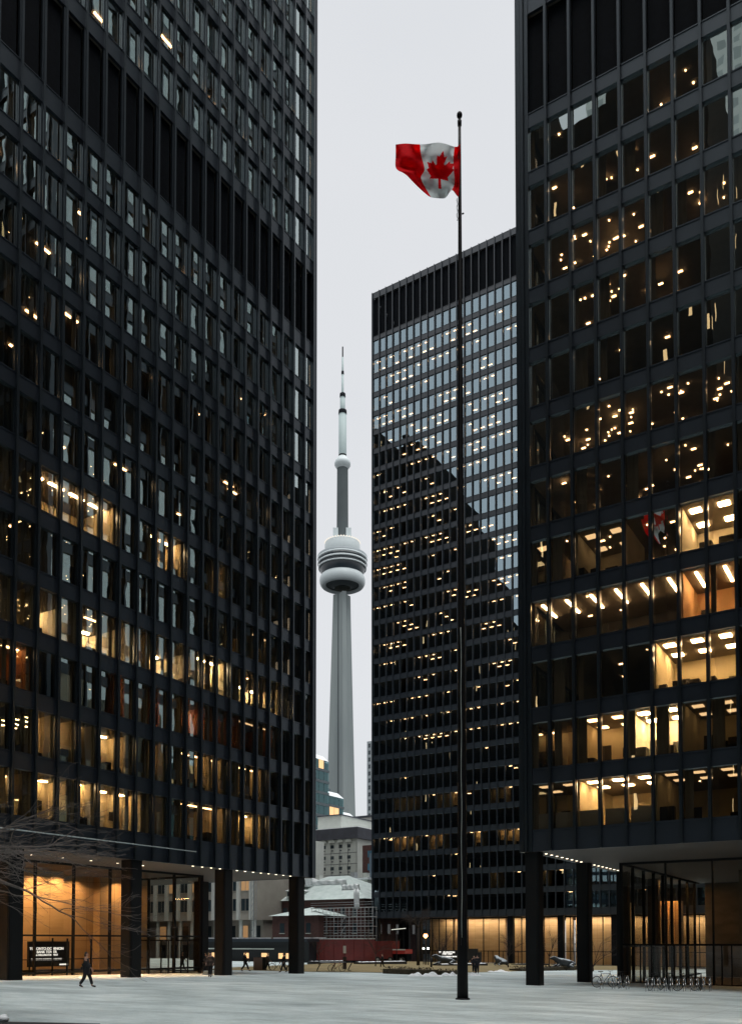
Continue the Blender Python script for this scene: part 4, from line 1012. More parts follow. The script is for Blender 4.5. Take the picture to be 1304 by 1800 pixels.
def hedge(p0, p1, wd, h, label, dens=420):
    r = random.Random(int(p0.x*10)); d = (p1-p0); L = d.xy.length; u = Vector((d.x, d.y, 0))/L; nn = Vector((-u.y, u.x, 0)); b = MB()
    c = (p0+p1)/2; b.obox((c.x, c.y, gz(c.x,c.y)+h*.35), L/2-.1, wd/2*.7, h*.35, math.atan2(u.y, u.x))
    for i in range(int(L*dens/6)):
        q = p0+u*r.uniform(0, L)+nn*r.uniform(-wd/2, wd/2); z = gz(q.x, q.y)+r.random()**.6*h*r.uniform(.8,1.12)
        s_ = r.uniform(.05,.13); a, e = r.uniform(0, 6.3), r.uniform(-1, 1)
        t1 = Vector((math.cos(a), math.sin(a), e))*s_; t2 = Vector((-math.sin(a), math.cos(a), r.uniform(-1,1)))*s_; q.z = z
        b.quad(q-t1, q-t2*.5, q+t1, q+t2*.5)
    tag(b.build('hedge', HEDG), label, 'hedge', 'low hedges at the lawn edge')
hedge(P_(684,1712), P_(760,1715), 2.6, .62, 'low brown hedge by the snow heap left of the flagpole')
hedge(P_(760,1714), P_(802,1715), 2.4, .5, 'low green brown hedge just left of the flagpole, behind the snow heap')
hedge(P_(905,1708), P_(1010,1706), 2.2, .55, 'long low dark hedge between the flagpole and the right tower columns')
def heap(pxa, pxb, py, h, label, seed):
    r = random.Random(seed); a, c = P_(pxa, py), P_(pxb, py); n_, m_ = 40, 9; b = MB(); d = c-a; u = Vector((d.x, d.y, 0)); nn = Vector((-u.y, u.x, 0)).normalized()
    ph = [r.uniform(0, 6) for _ in range(6)]
    for i in range(n_+1):
        t = i/n_; e = math.sin(math.pi*t)**.5
        for j in range(m_+1):
            s_ = j/m_*2-1; q = a+u*t+nn*s_*(.7+.25*math.sin(t*9+ph[0]))*e
            hh = h*e*(1-s_*s_)*(.55+.3*math.sin(t*13+ph[1])+.2*math.sin(t*31+ph[2])+.12*math.sin(t*57+s_*6+ph[3]))
            b.v.append((q.x, q.y, gz(q.x,q.y)-.02+max(0, hh)))
    for i in range(n_):
        for j in range(m_): b.f.append((i*(m_+1)+j, (i+1)*(m_+1)+j, (i+1)*(m_+1)+j+1, i*(m_+1)+j+1)); b.m.append(0); b.sm.append(True)
    tag(b.build('snow_heap', SNOWM), label, 'snow heap', 'snow heaps on the plaza')
heap(716, 778, 1717, .42, 'long white snow heap along the hedge left of the flagpole', 1)
heap(776, 806, 1716, .34, 'small snow heap touching the left side of the flagpole', 2)
heap(823, 842, 1716, .30, 'small patch of snow at the feet of the two dark figures', 3)
heap(855, 898, 1709.5, .26, 'low snow heap in front of the hedge right of the flagpole', 4)
heap(962, 984, 1706.5, .14, 'flat snow patch before the hedge between two right tower columns', 5)
DKST = mat('dark_stone', (.022,.024,.026), .7, 0, .25, 1)
def planter(pxa, pxb, py, h, wd, label, snow=True, group='low dark stone planters on the lawn'):
    a, c = P_(pxa, py), P_(pxb, py); d = c-a; L = Vector((d.x, d.y, 0)).length; ang = math.atan2(d.y, d.x); m_ = (a+c)/2; g = gz(m_.x, m_.y)
    t = thing('planter', label, 'planter', (m_.x, m_.y, g), group=group)
    b = MB(); b.obox((m_.x, m_.y, g+h/2-.1), L/2, wd/2, h/2+.1, ang); b.build('body', DKST, t)
    if snow:
        b = MB(); n_ = 24; u = Vector((d.x, d.y, 0)).normalized(); nn = Vector((-u.y, u.x, 0))
        for i in range(n_+1):
            q = m_+u*(i/n_-.5)*L*.97
            for s_, hh in ((-1, 0), (-.7, .05), (0, .09), (.7, .05), (1, 0)):
                p = q+nn*s_*wd*.42; b.v.append((p.x, p.y, g+h+.002+hh*(.5+.5*math.sin(i*1.7+s_))))
        for i in range(n_):
            for j in range(4): b.f.append((i*5+j, (i+1)*5+j, (i+1)*5+j+1, i*5+j+1)); b.m.append(0); b.sm.append(True)
        b.build('snow_cover', SNOWM, t)
planter(627, 709, 1698.5, .55, 1.4, 'long low stone planter with snow spots left of the tree by the corner column')
planter(545, 604, 1697, .5, 1.2, 'long low planter behind the benches below the red hoarding')
planter(766, 850, 1701, .45, 1.5, 'low stone plinth with snow in front of the lit sign behind the flagpole')
planter(904, 960, 1700, .4, 1.3, 'low stone plinth in the lawn behind the dark hedge', False)
# near planter corner at the bottom left edge
c = P_(0, 1796); b = MB(); g = gz(c.x, c.y)
q0, q1 = P_(-60, 1797), P_(176, 1805)
t = thing('planter', 'dark granite planter edge with lumps of snow at the bottom left corner', 'planter', (q0.x, q0.y, g))
d = q1-q0; ang = math.atan2(d.y, d.x); m_ = (q0+q1)/2-Vector((-math.sin(ang), math.cos(ang), 0))*1.0
b.obox((m_.x, m_.y, g-.05), Vector((d.x,d.y,0)).length/2, 1.0, .09, ang); b.build('body', DKST, t)
r = random.Random(4)
for i in range(9):
    b = MB(); q = P_(r.uniform(-14, 10), r.uniform(1799, 1806)); s_ = r.uniform(.05,.12); b.lathe([(s_*math.sin(x), g+.09+s_*.8*(1-math.cos(x))) for x in [math.pi*(.05+.9*k/5) for k in range(6)]], q.x, q.y, 8)
    b.build('snow_lump', SNOWM, t)

# ------------------------------------------------------------------ street furniture
BLK = mat('black_paint', (.010,.010,.011), .5, 0, .1, 2, .3)
def bench(pxl, pxs, py, label):
    """long bench on slanting curved legs; pxs = legs"""
    ps = [P_(x, py) for x in pxs]; a, c = ps[0], ps[-1]; d = (c-a); u = Vector((d.x, d.y, 0)).normalized(); ang = math.atan2(u.y, u.x); g = gz(a.x, a.y); m_ = (a+c)/2
    nn = Vector((-u.y, u.x, 0)); L = Vector((d.x,d.y,0)).length
    t = thing('bench', label, 'bench', (m_.x, m_.y, g), group='long benches at the lawn edge')
    b = MB(); b.obox((m_.x, m_.y, g+.80), L/2+.45, .28, .035, ang)
    b.build('seat', BLK, t)
    b = MB(); b.obox((m_.x+nn.x*.3, m_.y+nn.y*.3, g+.90), L/2+.4, .04, .05, ang); b.build('backrest', BLK, t)
    b = MB(); n_ = 20
    b.obox((m_.x, m_.y, g+.845), L/2*.8, .18, .012, ang); b.build('snow_cover', SNOWM, t)
    for p in ps:
        b = MB(); pts = [p+u*x+Vector((0,0,g-p.z+z)) for x, z in ((.42,.80),(.30,.62),(.12,.35),(0,.10),(.02,.03),(.30,.02))]; b.tube(pts, [.05,.05,.045,.045,.04,.035], 6); b.build('leg', BLK, t)
bench(0, (557, 583, 612), 1709, 'long black bench on three curved legs right of the left tower corner column')
bench(0, (504, 518), 1706, 'black bench half hidden by the left tower corner column')
bench(0, (372, 388), 1706, 'black bench seen behind the walker in a brown coat')
def boxthing(name, label, cat, px0, px1, y0, y1, dep_, m_, m2=None):
    a = P_((px0+px1)/2, y1); D = (a-CAM).dot(FW); w_ = (px1-px0)*D/F_PX; h = (y1-y0)*D/F_PX
    t = thing(name, label, cat, (a.x, a.y, a.z))
    b = MB(); b.obox((a.x, a.y, a.z+h/2), w_/2, dep_/2, h/2, YAW); b.build('body', m_, t)
    if m2:
        b = MB(); q = a+tow*(dep_/2+.01); b.obox((q.x-side.x*w_*.12, q.y-side.y*w_*.12, a.z+h/2), w_*.36, .008, h*.47, YAW); b.build('front_panel', m2, t)
    return t, a, w_, h
PINK = mat('pinkish_panel', (.30,.20,.17), .7, 0, .08, 2)
boxthing('notice_board', 'black box with a pinkish brown front panel between the two left tower columns', 'notice board', 446, 468, 1683, 1706.5, .5, BLK, PINK)
t, a, w_, h = boxthing('litter_bin', 'dark brown post bin under a white notice beside the benches', 'litter bin', 602.5, 609, 1683, 1706, .4, mat('brown_bin', (.05,.035,.03), .7))
b = MB(); b.obox((a.x, a.y, a.z+h+.75), .15, .03, .38, YAW); tag(b.build('notice', WHT), 'small white upright notice standing above the brown bin', 'notice')
b = MB(); b.tube([(a.x, a.y, a.z+h-.05), (a.x, a.y, a.z+h+.5)], .03, 6); o_ = b.build('pole', BLK, None)
o_.parent = bpy.data.objects['notice']
# round post with mirrored snow cap and street lamps
GLOW = emi('orange_lamp_glow', (1,.42,.14), 9); COOL = emi('cool_lamp_glow', (.75,.95,1), 6)
def lamp(px, pyb, D, ytop, label, kind):
    p = at(px, 1690, D); g = gz(p.x, p.y); zt = at(px, ytop, D).z
    t = thing('street_lamp', label, 'street lamp', (p.x, p.y, g))
    b = MB(); b.tube([(p.x,p.y,g),(p.x,p.y,g+1),(p.x,p.y,zt)], [.12,.08,.06], 8); b.build('pole', BLK, t)
    if kind == 'T':
        b = MB(); c = Vector((p.x,p.y,zt)); b.tube([c-side*.75+Vector((0,0,-.02)), c+side*1.35+Vector((0,0,.18))], .07, 6); b.build('arm', BLK, t)
        b = MB(); b.tube([c-side*.75+Vector((0,0,.08)), c+side*1.35+Vector((0,0,.28))], .045, 6); b.build('lamp_head', emi('pale_lamp_tube', (.95,.95,.82), 1.1), t)
    else:
        b = MB(); b.lathe([(.05, zt),(.30, zt+.25),(.22, zt+.55),(.05, zt+.62)], p.x, p.y, 12); b.build('lantern', GLOW, t)
        b = MB(); b.lathe([(.34, zt+.56),(.05, zt+.75)], p.x, p.y, 12); b.build('cap', BLK, t)
    return t
lamp(697, 0, 128, 1636, 'slender lamp post with a pale T shaped arm over the red truck', 'T')
lamp(748, 0, 118, 1650, 'street lamp with a small glowing orange lantern left of the lit glass lobby', 'L')
def signal(px, D, y, label, m_):
    p = at(px, 1690, D); g = gz(p.x, p.y); z = at(px, y, D).z
    t = thing('traffic_signal', label, 'traffic signal', (p.x, p.y, g), group='traffic signals by the lobby')
    b = MB(); b.tube([(p.x,p.y,g),(p.x,p.y,z)], .07, 6); b.build('pole', BLK, t)
    b = MB(); b.obox((p.x, p.y, z+.1), .22, .18, .55, YAW); b.build('housing', BLK, t)
    b = MB(); q = Vector((p.x,p.y,z+.3))+tow*.2; b.obox(q, .13, .02, .13, YAW); b.build('lens', m_, t)
signal(744.5, 121, 1672, 'traffic signal showing a white light left of the street lamp', emi('white_signal', (.9,1,.9), 5))
signal(752.5, 116, 1672, 'traffic signal showing a pale blue light right of the street lamp', COOL)
p = P_(758, 1704); D_ = (p-CAM).dot(FW); b = MB(); b.tube([(p.x,p.y,p.z),(p.x,p.y,p.z+1.35)], .12, 8); o_ = b.build('bollard', BLK); tag(o_, 'black bollard post on the lawn below the traffic signals', 'bollard')
# signs with writing
SIGN = mat('sign_black', (.008,.008,.009), .4); LET = emi('sign_letter_glow', (1,.97,.90), 1.25)
def text(s_, size, loc, rot, parent, ext=.01, m_=LET, name='lettering', bold=.0):
    cu_ = bpy.data.curves.new(name, 'FONT'); cu_.body = s_; cu_.size = size; cu_.extrude = ext; cu_.align_x = 'CENTER'; cu_.align_y = 'CENTER'; cu_.offset = bold
    cu_.materials.append(m_); o = bpy.data.objects.new(name, cu_); COL.objects.link(o); bpy.context.view_layer.update(); me = bpy.data.meshes.new_from_object(o); me.materials.clear(); me.materials.append(m_); bpy.data.objects.remove(o); o = bpy.data.objects.new(name, me); COL.objects.link(o); o.rotation_euler = rot
    o.location = Vector(loc)-ORG.get(parent.name, Vector()); o.parent = parent; return o
XS = XG-.55; ya, yb = onx(50, 1680, XS).y, onx(122, 1680, XS).y; zt_, zb_ = onx(85, 1655.5, XS).z, onx(85, 1700, XS).z
sg = thing('tenant_sign', 'black sign with glowing white lettering behind the left lobby glass', 'sign', (XS, (ya+yb)/2, gz(XS, ya)))
b = MB(); b.box(XS-.15, XS, ya, yb, zb_, zt_); b.build('board', SIGN, sg)
for yv in (ya+.15, yb-.15): b = MB(); b.box(XS-.12, XS-.04, yv-.04, yv+.04, gz(XS,yv), zb_); b.build('leg', SIGN, sg)
yc = onx(82, 1680, XS).y; rt_ = (math.pi/2, 0, math.pi/2)
for s_, yy, sz in (('TORONTO-DOMINION', 1668.5, .255), ('BANK TOWER', 1674.3, .245), ('66 WELLINGTON WEST', 1679.6, .17), ('TORONTO-DOMINION CENTRE', 1687.2, .165)):
    text(s_, sz, (XS+.02, yc, onx(83, yy, XS).z), rt_, sg, bold=.002)
y_ = onx(112, 1696, XS).y; z_ = onx(112, 1696, XS).z
b = MB(); b.box(XS+.005, XS+.03, y_-.35, y_+.35, z_-.05, z_+.05); b.build('light_strip', LET, sg)
sD = 138; c = at(788, 1681, sD); ww = 35*sD/F_PX; zt_, zb_ = at(788,1671,sD).z, at(788,1689,sD).z
sg = thing('tenant_sign', 'black sign with glowing white lettering on the lawn left of the flagpole', 'sign', (c.x, c.y, gz(c.x,c.y)))
b = MB(); b.obox((c.x, c.y, (zt_+zb_)/2), ww/2, .15, (zt_-zb_)/2, YAW*.0); b.build('board', SIGN, sg)
b = MB(); b.obox((c.x, c.y, (gz(c.x,c.y)+zb_)/2), ww/2*.8, .08, max(.05,(zb_-gz(c.x,c.y))/2), 0); b.build('base', DKST, sg)
for s_, yy, sz in (('79 WELLINGTON', 1674.8, .36), ('STREET WEST', 1677.8, .32), ('TORONTO-DOMINION CENTRE', 1682.3, .24)):
    q = at(788, yy, sD); text(s_, sz, (q.x-.2, c.y-.17, q.z), (math.pi/2, 0, 0), sg, bold=.012)
c = at(829, 1679, 139); b = MB(); b.obox((c.x, c.y, c.z), .95, .3, .95, 0); b.obox((c.x+1.2, c.y, c.z-.5), .4, .3, .9, 0)
tag(b.build('stone_block', DKST), 'dark stone block right of the flagpole in front of the lit lobby', 'block')

# ------------------------------------------------------------------ skinned bodies
def skin(name, vs, es, rs, m_, parent=None, sub=2, loc=None, root=0):
    me = bpy.data.meshes.new(name); me.from_pydata(vs, es, []); me.materials.append(m_)
    o = bpy.data.objects.new(name, me); COL.objects.link(o)
    sk = o.modifiers.new('skin', 'SKIN'); sk.use_smooth_shade = True; sk.branch_smoothing = .6
    lay = me.skin_vertices[0].data if me.skin_vertices else None
    if lay is None:
        bm = __import__('bmesh').new(); bm.from_mesh(me); bm.verts.layers.skin.verify(); bm.to_mesh(me); bm.free(); lay = me.skin_vertices[0].data
    for i, r in enumerate(rs):
        lay[i].radius = (r, r) if not isinstance(r, tuple) else r; lay[i].use_root = (i == root)
    sb = o.modifiers.new('sub', 'SUBSURF'); sb.levels = sub; sb.render_levels = sub
    if parent: o.parent = parent
    return o
SKINM = mat('skin', (.38,.22,.16), .6); HAIRM = mat('dark_hair', (.015,.011,.009), .6)
COATS = [mat('black_coat', (.009,.010,.013), .8), mat('brown_coat', (.05,.033,.025), .85), mat('navy_coat', (.010,.014,.022), .8), mat('charcoal_trousers', (.012,.012,.014), .85)]
BOOT = mat('black_boots', (.006,.006,.006), .6)
def person(loc, head, h, stride, coat, label, bag=False, longc=False, arms=.35, grp='people crossing the plaza'):
    """local x = walking direction; stride = half step length in metres"""
    t = thing('person', label, 'person', loc, head, grp); k = h/1.75
    hip = .93; kn = .50
    def V(x, y, z): return (x*k, y*k, z*k)
    fx = stride
    # leading leg (left, +y) and trailing leg (right, -y)
    Lk, La, Lt = V(fx*.62,.09,kn+.02), V(fx*1.0,.095,.09), V(fx*1.0+.19,.10,.045)
    Rk, Ra, Rt = V(-fx*.20,-.09,kn-.02), V(-fx*1.0,-.095,.12), V(-fx*1.0+.17,-.10,.04)
    sw = arms
    vs = [V(0,0,.95), V(.01,0,1.12), V(.01,0,1.32), V(.0,0,1.44), V(.02,0,1.52), V(.035,0,1.60), V(.03,0,1.68),
          V(0,.09,.90), Lk, La, Lt, V(0,-.09,.90), Rk, Ra, Rt,
          V(0,.17,1.41), V(-sw*.35,.215,1.14), V(-sw*.30+.12,.21,.93), V(-sw*.28+.15,.205,.86),
          V(0,-.17,1.41), V(sw*.35,-.215,1.14), V(sw*.62+.10,-.20,.95), V(sw*.66+.14,-.195,.88),
          V(.135,0,1.585), V(.03,.078,1.60), V(.03,-.078,1.60)]
    es = [(0,1),(1,2),(2,3),(3,4),(4,5),(5,6),(0,7),(7,8),(8,9),(9,10),(0,11),(11,12),(12,13),(13,14),(3,15),(15,16),(16,17),(17,18),(3,19),(19,20),(20,21),(21,22),(5,23),(5,24),(5,25)]
    rs = [(.13,.10),(.12,.09),(.14,.10),(.11,.08),.055,(.085,.075),.06, .085,.062,.045,.035,.085,.062,.045,.035, .06,.045,.035,.040,.06,.045,.035,.040,.018,.022,.022]
    for base, sgn in ((18, 1), (22, -1)):         # five fingers, thumb from the side of the palm
        bx, by, bz = vs[base]
        for q, (dx, ln) in enumerate(((-.030,.062),(-.010,.075),(.010,.080),(.028,.072))):
            i = len(vs); vs += [(bx+dx*k, by, bz-.035*k), (bx+(dx+.012)*k, by-.008*sgn*k, bz-(.035+ln)*k)]; es += [(base, i), (i, i+1)]; rs += [.010, .008]
        i = len(vs); vs += [(bx+.045*k, by-.01*sgn, bz-.01*k), (bx+.062*k, by-.012*sgn, bz-.055*k)]; es += [(base, i), (i, i+1)]; rs += [.012, .009]
    rs = [tuple(a*k for a in r) if isinstance(r, tuple) else r*k for r in rs]
    skin('body', vs, es, rs, SKINM, t, 1)
    hem = .62 if longc else .80
    cv = [V(0,0,.95), V(.01,0,1.12), V(.01,0,1.32), V(.0,0,1.455), V(0,.17,1.41), V(-sw*.35,.215,1.14), V(-sw*.30+.11,.21,.95), V(0,-.17,1.41), V(sw*.35,-.215,1.14), V(sw*.60+.09,-.20,.97), V(.0+fx*.1,0,hem)]
    skin('coat', cv, [(0,1),(1,2),(2,3),(3,4),(4,5),(5,6),(3,7),(7,8),(8,9),(0,10)], [tuple(x*k for x in r) for r in ((.20,.17),(.19,.16),(.205,.165),(.12,.11),(.105,.10),(.088,.085),(.07,.07),(.105,.10),(.088,.085),(.07,.07),(.24+fx*.2,.20))], coat, t, 1)
    for nm, a, kk, an in (('trouser_leg',V(0,.09,.86),Lk,La), ('trouser_leg',V(0,-.09,.86),Rk,Ra)):
        skin(nm, [a, kk, (an[0], an[1], an[2]+.05)], [(0,1),(1,2)], [.12*k,.09*k,.075*k], COATS[3], t, 1)
    for an, to in ((La, Lt), (Ra, Rt)):
        skin('boot', [(an[0],an[1],an[2]+.06), an, (an[0]-.02,an[1],an[2]-.03), to], [(0,1),(1,2),(1,3)], [.058*k,.055*k,.045*k,.042*k], BOOT, t, 1)
    skin('hair', [V(.0,0,1.60), V(-.005,0,1.69), V(.05,0,1.715)]+([V(-.05,0,1.50)] if longc else []), [(0,1),(1,2)]+([(0,3)] if longc else []), [.088*k,.082*k,.05*k]+([.07*k] if longc else []), HAIRM, t, 1)
    if bag: skin('shoulder_bag', [V(-.12,-.24,1.05), V(-.14,-.25,.85)], [(0,1)], [(.14*k,.07*k),(.16*k,.08*k)], COATS[0], t, 1)
    return t
def face_dir(deg):   # heading measured in the picture: 0 = to the right, 90 = away
    return YAW+math.radians(deg)
def pp(px, py): v = gp(px, py); return (v.x, v.y, v.z+.01)
person(pp(151,1737.5), face_dir(0), 1.72, .27, COATS[0], 'person in a long black coat walking right in front of the left lobby', True, True)
person(pp(369.5,1719), face_dir(-95), 1.74, .10, COATS[1], 'person in a dark brown coat walking towards the viewer beside the left tower')
person(pp(362,1713), face_dir(160), 1.72, .25, COATS[2], 'person in dark clothes walking just behind the brown coated walker')
person(pp(430.5,1708.5), face_dir(4), 1.76, .32, COATS[0], 'person in a short black jacket striding right between two left tower columns')
person(pp(499,1710.5), face_dir(185), 1.72, .26, COATS[0], 'person in a long black coat walking left of the corner column', True, True)
person(pp(838.5,1713.5), face_dir(80), 1.80, .08, COATS[2], 'person in a navy coat standing right of the flagpole, the nearer of two')
person(pp(833,1712), face_dir(-100), 1.70, .06, COATS[0], 'person in black close behind the flagpole, the farther of two')
person(pp(320,1706), face_dir(10), 1.70, .2, COATS[0], 'person in black seen through the glass corner of the left lobby')

person(pp(470,1707), face_dir(10), 1.68, .22, COATS[1], 'person in a brown coat behind the pale rimmed bicycle')
person(pp(672,1703), face_dir(170), 1.72, .2, COATS[0], 'person in black at the lawn edge in front of the red truck')
# ------------------------------------------------------------------ bicycles and racks
FRM = mat('black_bicycle_paint', (.012,.012,.013), .4); FRR = mat('red_bicycle_paint', (.20,.02,.018), .4); CHR = mat('bare_metal', (.16,.17,.17), .35, .8)
def ring(b, cx, cz, R, r, n=28, y=0):
    b.tube([(cx+R*math.cos(2*math.pi*i/n), y, cz+R*math.sin(2*math.pi*i/n)) for i in range(n+1)], r, 5, cap=False)
def bicycle(loc, rz, frame, label, grp='parked bicycles'):
    t = thing('bicycle', label, 'bicycle', loc, rz, grp)
    for cx in (-.52, .52):
        b = MB(); ring(b, cx, .34, .325, .018); w_ = b.build('wheel', RUB, t)
        b = MB(); ring(b, cx, .34, .300, .009)
        for i in range(12):
            a = i*math.pi/6; b.tube([(cx, .0, .34), (cx+.30*math.cos(a), 0, .34+.30*math.sin(a))], .0035, 3)
        b.build('rim', CHR, w_)
    b = MB()
    BBr, ST, HT, RA, FA = (-.10,0,.30), (-.24,0,.80), (.36,0,.82), (-.52,0,.34), (.52,0,.34)
    for p, q, r in ((BBr,ST,.017),(ST,HT,.018),(BBr,HT,.020),(BBr,RA,.012),(ST,RA,.011),(HT,FA,.015),(HT,(.33,0,.95),.014)): b.tube([p, q], r, 6)
    b.build('frame', frame, t)
    b = MB(); b.tube([(.36,-.27,.98),(.33,-.1,.96),(.33,.1,.96),(.36,.27,.98)], .013, 6); b.build('handlebar', FRM, t)
    b = MB(); b.tube([(-.24,0,.80),(-.265,0,.92)], .013, 5); b.obox((-.27,0,.94), .13, .06, .022, 0); b.build('saddle', FRM, t)
    b = MB(); b.tube([(BBr[0],-.03,.30),(BBr[0]+.13,-.06,.20)], .01, 5); b.tube([(BBr[0],.03,.30),(BBr[0]-.13,.06,.40)], .01, 5); b.lathe([(.01,.29),(.09,.295),(.01,.30)], BBr[0], 0, 12); b.build('crank', CHR, t)
    return t
b0 = bicycle(pp(1063,1737), YAW+.25, FRM, 'black bicycle nearest the square column, first of the right rack row')
def bk(px, py, deg, label, frame=None):
    c = dup(b0, pp(px, py), YAW+math.radians(deg), label)
    if frame:
        for ch in c.children:
            if ch.name.startswith('frame'): ch.data = ch.data.copy(); ch.data.materials[0] = frame
bk(1092, 1738, 60, 'black bicycle parked between the first bicycle and the third column')
bk(1152, 1742, 40, 'bicycle locked at the left end of the hoop row before the lobby doors')
bk(1176, 1742, 75, 'bicycle among the middle hoops with its wheel turned to the viewer')
bk(1206, 1743, 10, 'bicycle lying low between the hoops in front of the lobby')
bk(1232, 1742, 65, 'bicycle at the right end of the hoop row')
bk(488, 1707, 0, 'bicycle with pale wheel rims between the black box and the corner column')
bk(592, 1709.5, 20, 'red bicycle leaning by the middle leg of the long bench', FRR)
b = MB(); b.tube([(-.33*math.cos(a)*1.0, 0, .42+.33*math.sin(a)) if 0 <= a <= math.pi else (0,0,0) for a in [math.pi*i/14 for i in range(15)]], .022, 6, cap=False)
b.tube([(-.33,0,.42),(-.33,0,-.02)], .022, 6); b.tube([(.33,0,.42),(.33,0,-.02)], .022, 6)
hoop0 = b.build('bicycle_rack', mat('polished_hoop', (.5,.52,.53), .2, .9))
hx = [(1057,1739),(1078,1739.5),(1089,1739),(1103,1740)]+[(x,1743.5) for x in (1137,1148,1158,1169,1180,1192,1203,1215,1226,1237,1248)]
for i, (x, y) in enumerate(hx):
    o_ = hoop0 if i == 0 else hoop0.copy()
    if i: COL.objects.link(o_)
    o_.location = pp(x, y); o_.rotation_euler = (0,0,YAW+math.radians(62))
    tag(o_, ('first','second','third','fourth')[i]+' steel hoop from the left among the two bicycles by the square columns' if i < 4 else ('leftmost','second','third','fourth','fifth','middle','seventh','eighth','ninth','tenth','rightmost')[i-4]+' steel hoop of the long row before the right lobby', 'bicycle rack', 'bicycle hoops near the columns' if i < 4 else 'bicycle hoops before the lobby')

# ------------------------------------------------------------------ resting bronze cows
def snowy(name, c):
    m = bpy.data.materials.new(name); m.use_nodes = True; n = m.node_tree.nodes; l = m.node_tree.links; p = n['Principled BSDF']; p.inputs['Roughness'].default_value = .55
    g = n.new('ShaderNodeNewGeometry'); s_ = n.new('ShaderNodeSeparateXYZ'); l.new(g.outputs['Normal'], s_.inputs[0])
    x = n.new('ShaderNodeTexNoise'); x.inputs['Scale'].default_value = 4; a = n.new('ShaderNodeMath'); a.operation = 'MULTIPLY_ADD'; a.inputs[1].default_value = .9; l.new(x.outputs['Fac'], a.inputs[0]); l.new(s_.outputs[2], a.inputs[2])
    r = n.new('ShaderNodeValToRGB'); r.color_ramp.elements[0].position = .98; r.color_ramp.elements[0].color = (*c,1); r.color_ramp.elements[1].position = 1.1 if False else 1.0; r.color_ramp.elements[1].color = (.42,.48,.52,1)
    l.new(a.outputs[0], r.inputs[0]); l.new(r.outputs[0], p.inputs['Base Color']); return m
BRZ = snowy('snowy_bronze', (.035,.042,.048))
def cow(loc, rz, label):
    vs = [(-.85,0,.42),(-.45,0,.50),(.05,0,.50),(.5,0,.56),(.80,0,.78),(1.02,0,1.0),(1.28,0,.93),(1.42,0,.84),
          (-.75,.28,.30),(-.35,.45,.18),(-.75,.55,.10),(-.75,-.28,.30),(-.30,-.42,.18),(-.70,-.50,.10),
          (.5,.26,.32),(.80,.32,.14),(.45,.34,.08),(.5,-.26,.32),(.95,-.30,.14),(1.25,-.30,.08),
          (.98,.16,1.08),(.98,-.16,1.08),(-1.0,.05,.45),(-1.05,.22,.15)]
    es = [(0,1),(1,2),(2,3),(3,4),(4,5),(5,6),(6,7),(0,8),(8,9),(9,10),(0,11),(11,12),(12,13),(3,14),(14,15),(15,16),(3,17),(17,18),(18,19),(5,20),(5,21),(0,22),(22,23)]
    rs = [.30,.40,.42,.38,.24,.17,.13,.10,.22,.11,.07,.22,.11,.07,.15,.09,.06,.15,.09,.06,.05,.05,.05,.03]
    o = skin('cow_statue', vs, es, rs, BRZ, None, 2, root=2); o.location = (loc[0], loc[1], loc[2]+.12); o.rotation_euler = (0,0,rz); tag(o, label, 'statue', 'resting cow statues on the lawn'); return o
def lp(px, D): v = at(px, 1695, D); return (v.x, v.y, gz(v.x, v.y)+.2)
c1 = cow(lp(783, 112), YAW+math.pi, 'resting bronze cow dusted with snow, left of the flagpole'); c1.scale = (1.25,1.25,1.25)
c2 = cow(lp(880, 112), YAW+math.pi*.62, 'resting bronze cow with snow on its back seen end on right of the flagpole'); c2.scale = (1.2,1.2,1.2)
c3 = cow(lp(992, 104), YAW+math.pi*1.02, 'resting bronze cow with snowy back between two right tower columns'); c3.scale = (1.25,1.25,1.25)

# ------------------------------------------------------------------ bare trees
BARK = mat('grey_bark', (.13,.11,.10), .9, 0, .3, 6); BARKD = mat('dark_bark', (.040,.030,.026), .9, 0, .3, 6)
def tree(loc, h, seed, m_, label, r0=.16, trunk_h=None, spread=1.0, lean=(0,0), depth_=5, fork=1, grp='bare winter trees', droop=0, twig=.006, nb=(2,3)):
    r = random.Random(seed); t = thing('bare_tree', label, 'tree', loc, 0, grp); o = Vector(loc); th = trunk_h or h*.3
    tb = MB(); cb = MB(); top = o+Vector((lean[0]*th, lean[1]*th, th))
    tb.tube([o-Vector((0,0,.1)), o+Vector((lean[0]*th*.3, lean[1]*th*.3, th*.45)), top], [r0*1.15, r0*.9, r0*.75], 8)
    def grow(p, d, L, rad, lev):
        n_ = 4; pts = [p]; rr = [rad]; q = p.copy(); dd = d.copy()
        for i in range(n_):
            dd = (dd+Vector((r.gauss(0,.16), r.gauss(0,.16), r.gauss(0,.12)-droop*(.5 if lev > 1 else .1)))).normalized()
            q = q+dd*L/n_; pts.append(q.copy()); rr.append(max(twig*.6, rad*(1-.42*(i+1)/n_)))
        cb.tube(pts, rr, 5 if lev < 2 else 3, cap=False)
        if lev >= depth_: return
        for i in range(r.randint(*nb)+ (1 if lev >= 2 else 0)):
            k = r.randint(1, n_); sp = r.uniform(.45, 1.0)*spread
            ax = Vector((r.gauss(0,1), r.gauss(0,1), r.gauss(0,.5))); ax = (ax-dd*ax.dot(dd)).normalized()
            nd = (dd*math.cos(sp)+ax*math.sin(sp)).normalized()
            grow(pts[k], nd, L*r.uniform(.55,.82), rr[k]*r.uniform(.5,.72), lev+1)
        grow(pts[-1], dd, L*.72, rr[-1]*.9, lev+1)
    for i in range(3+fork):
        a = r.uniform(0, 6.28); u = Vector((math.cos(a)*.65*spread, math.sin(a)*.65*spread, 1)).normalized()
        grow(top, u, (h-th)*.42, r0*.5, 1)
    tb.build('trunk', m_, t); cb.build('crown', m_, t)
    return t
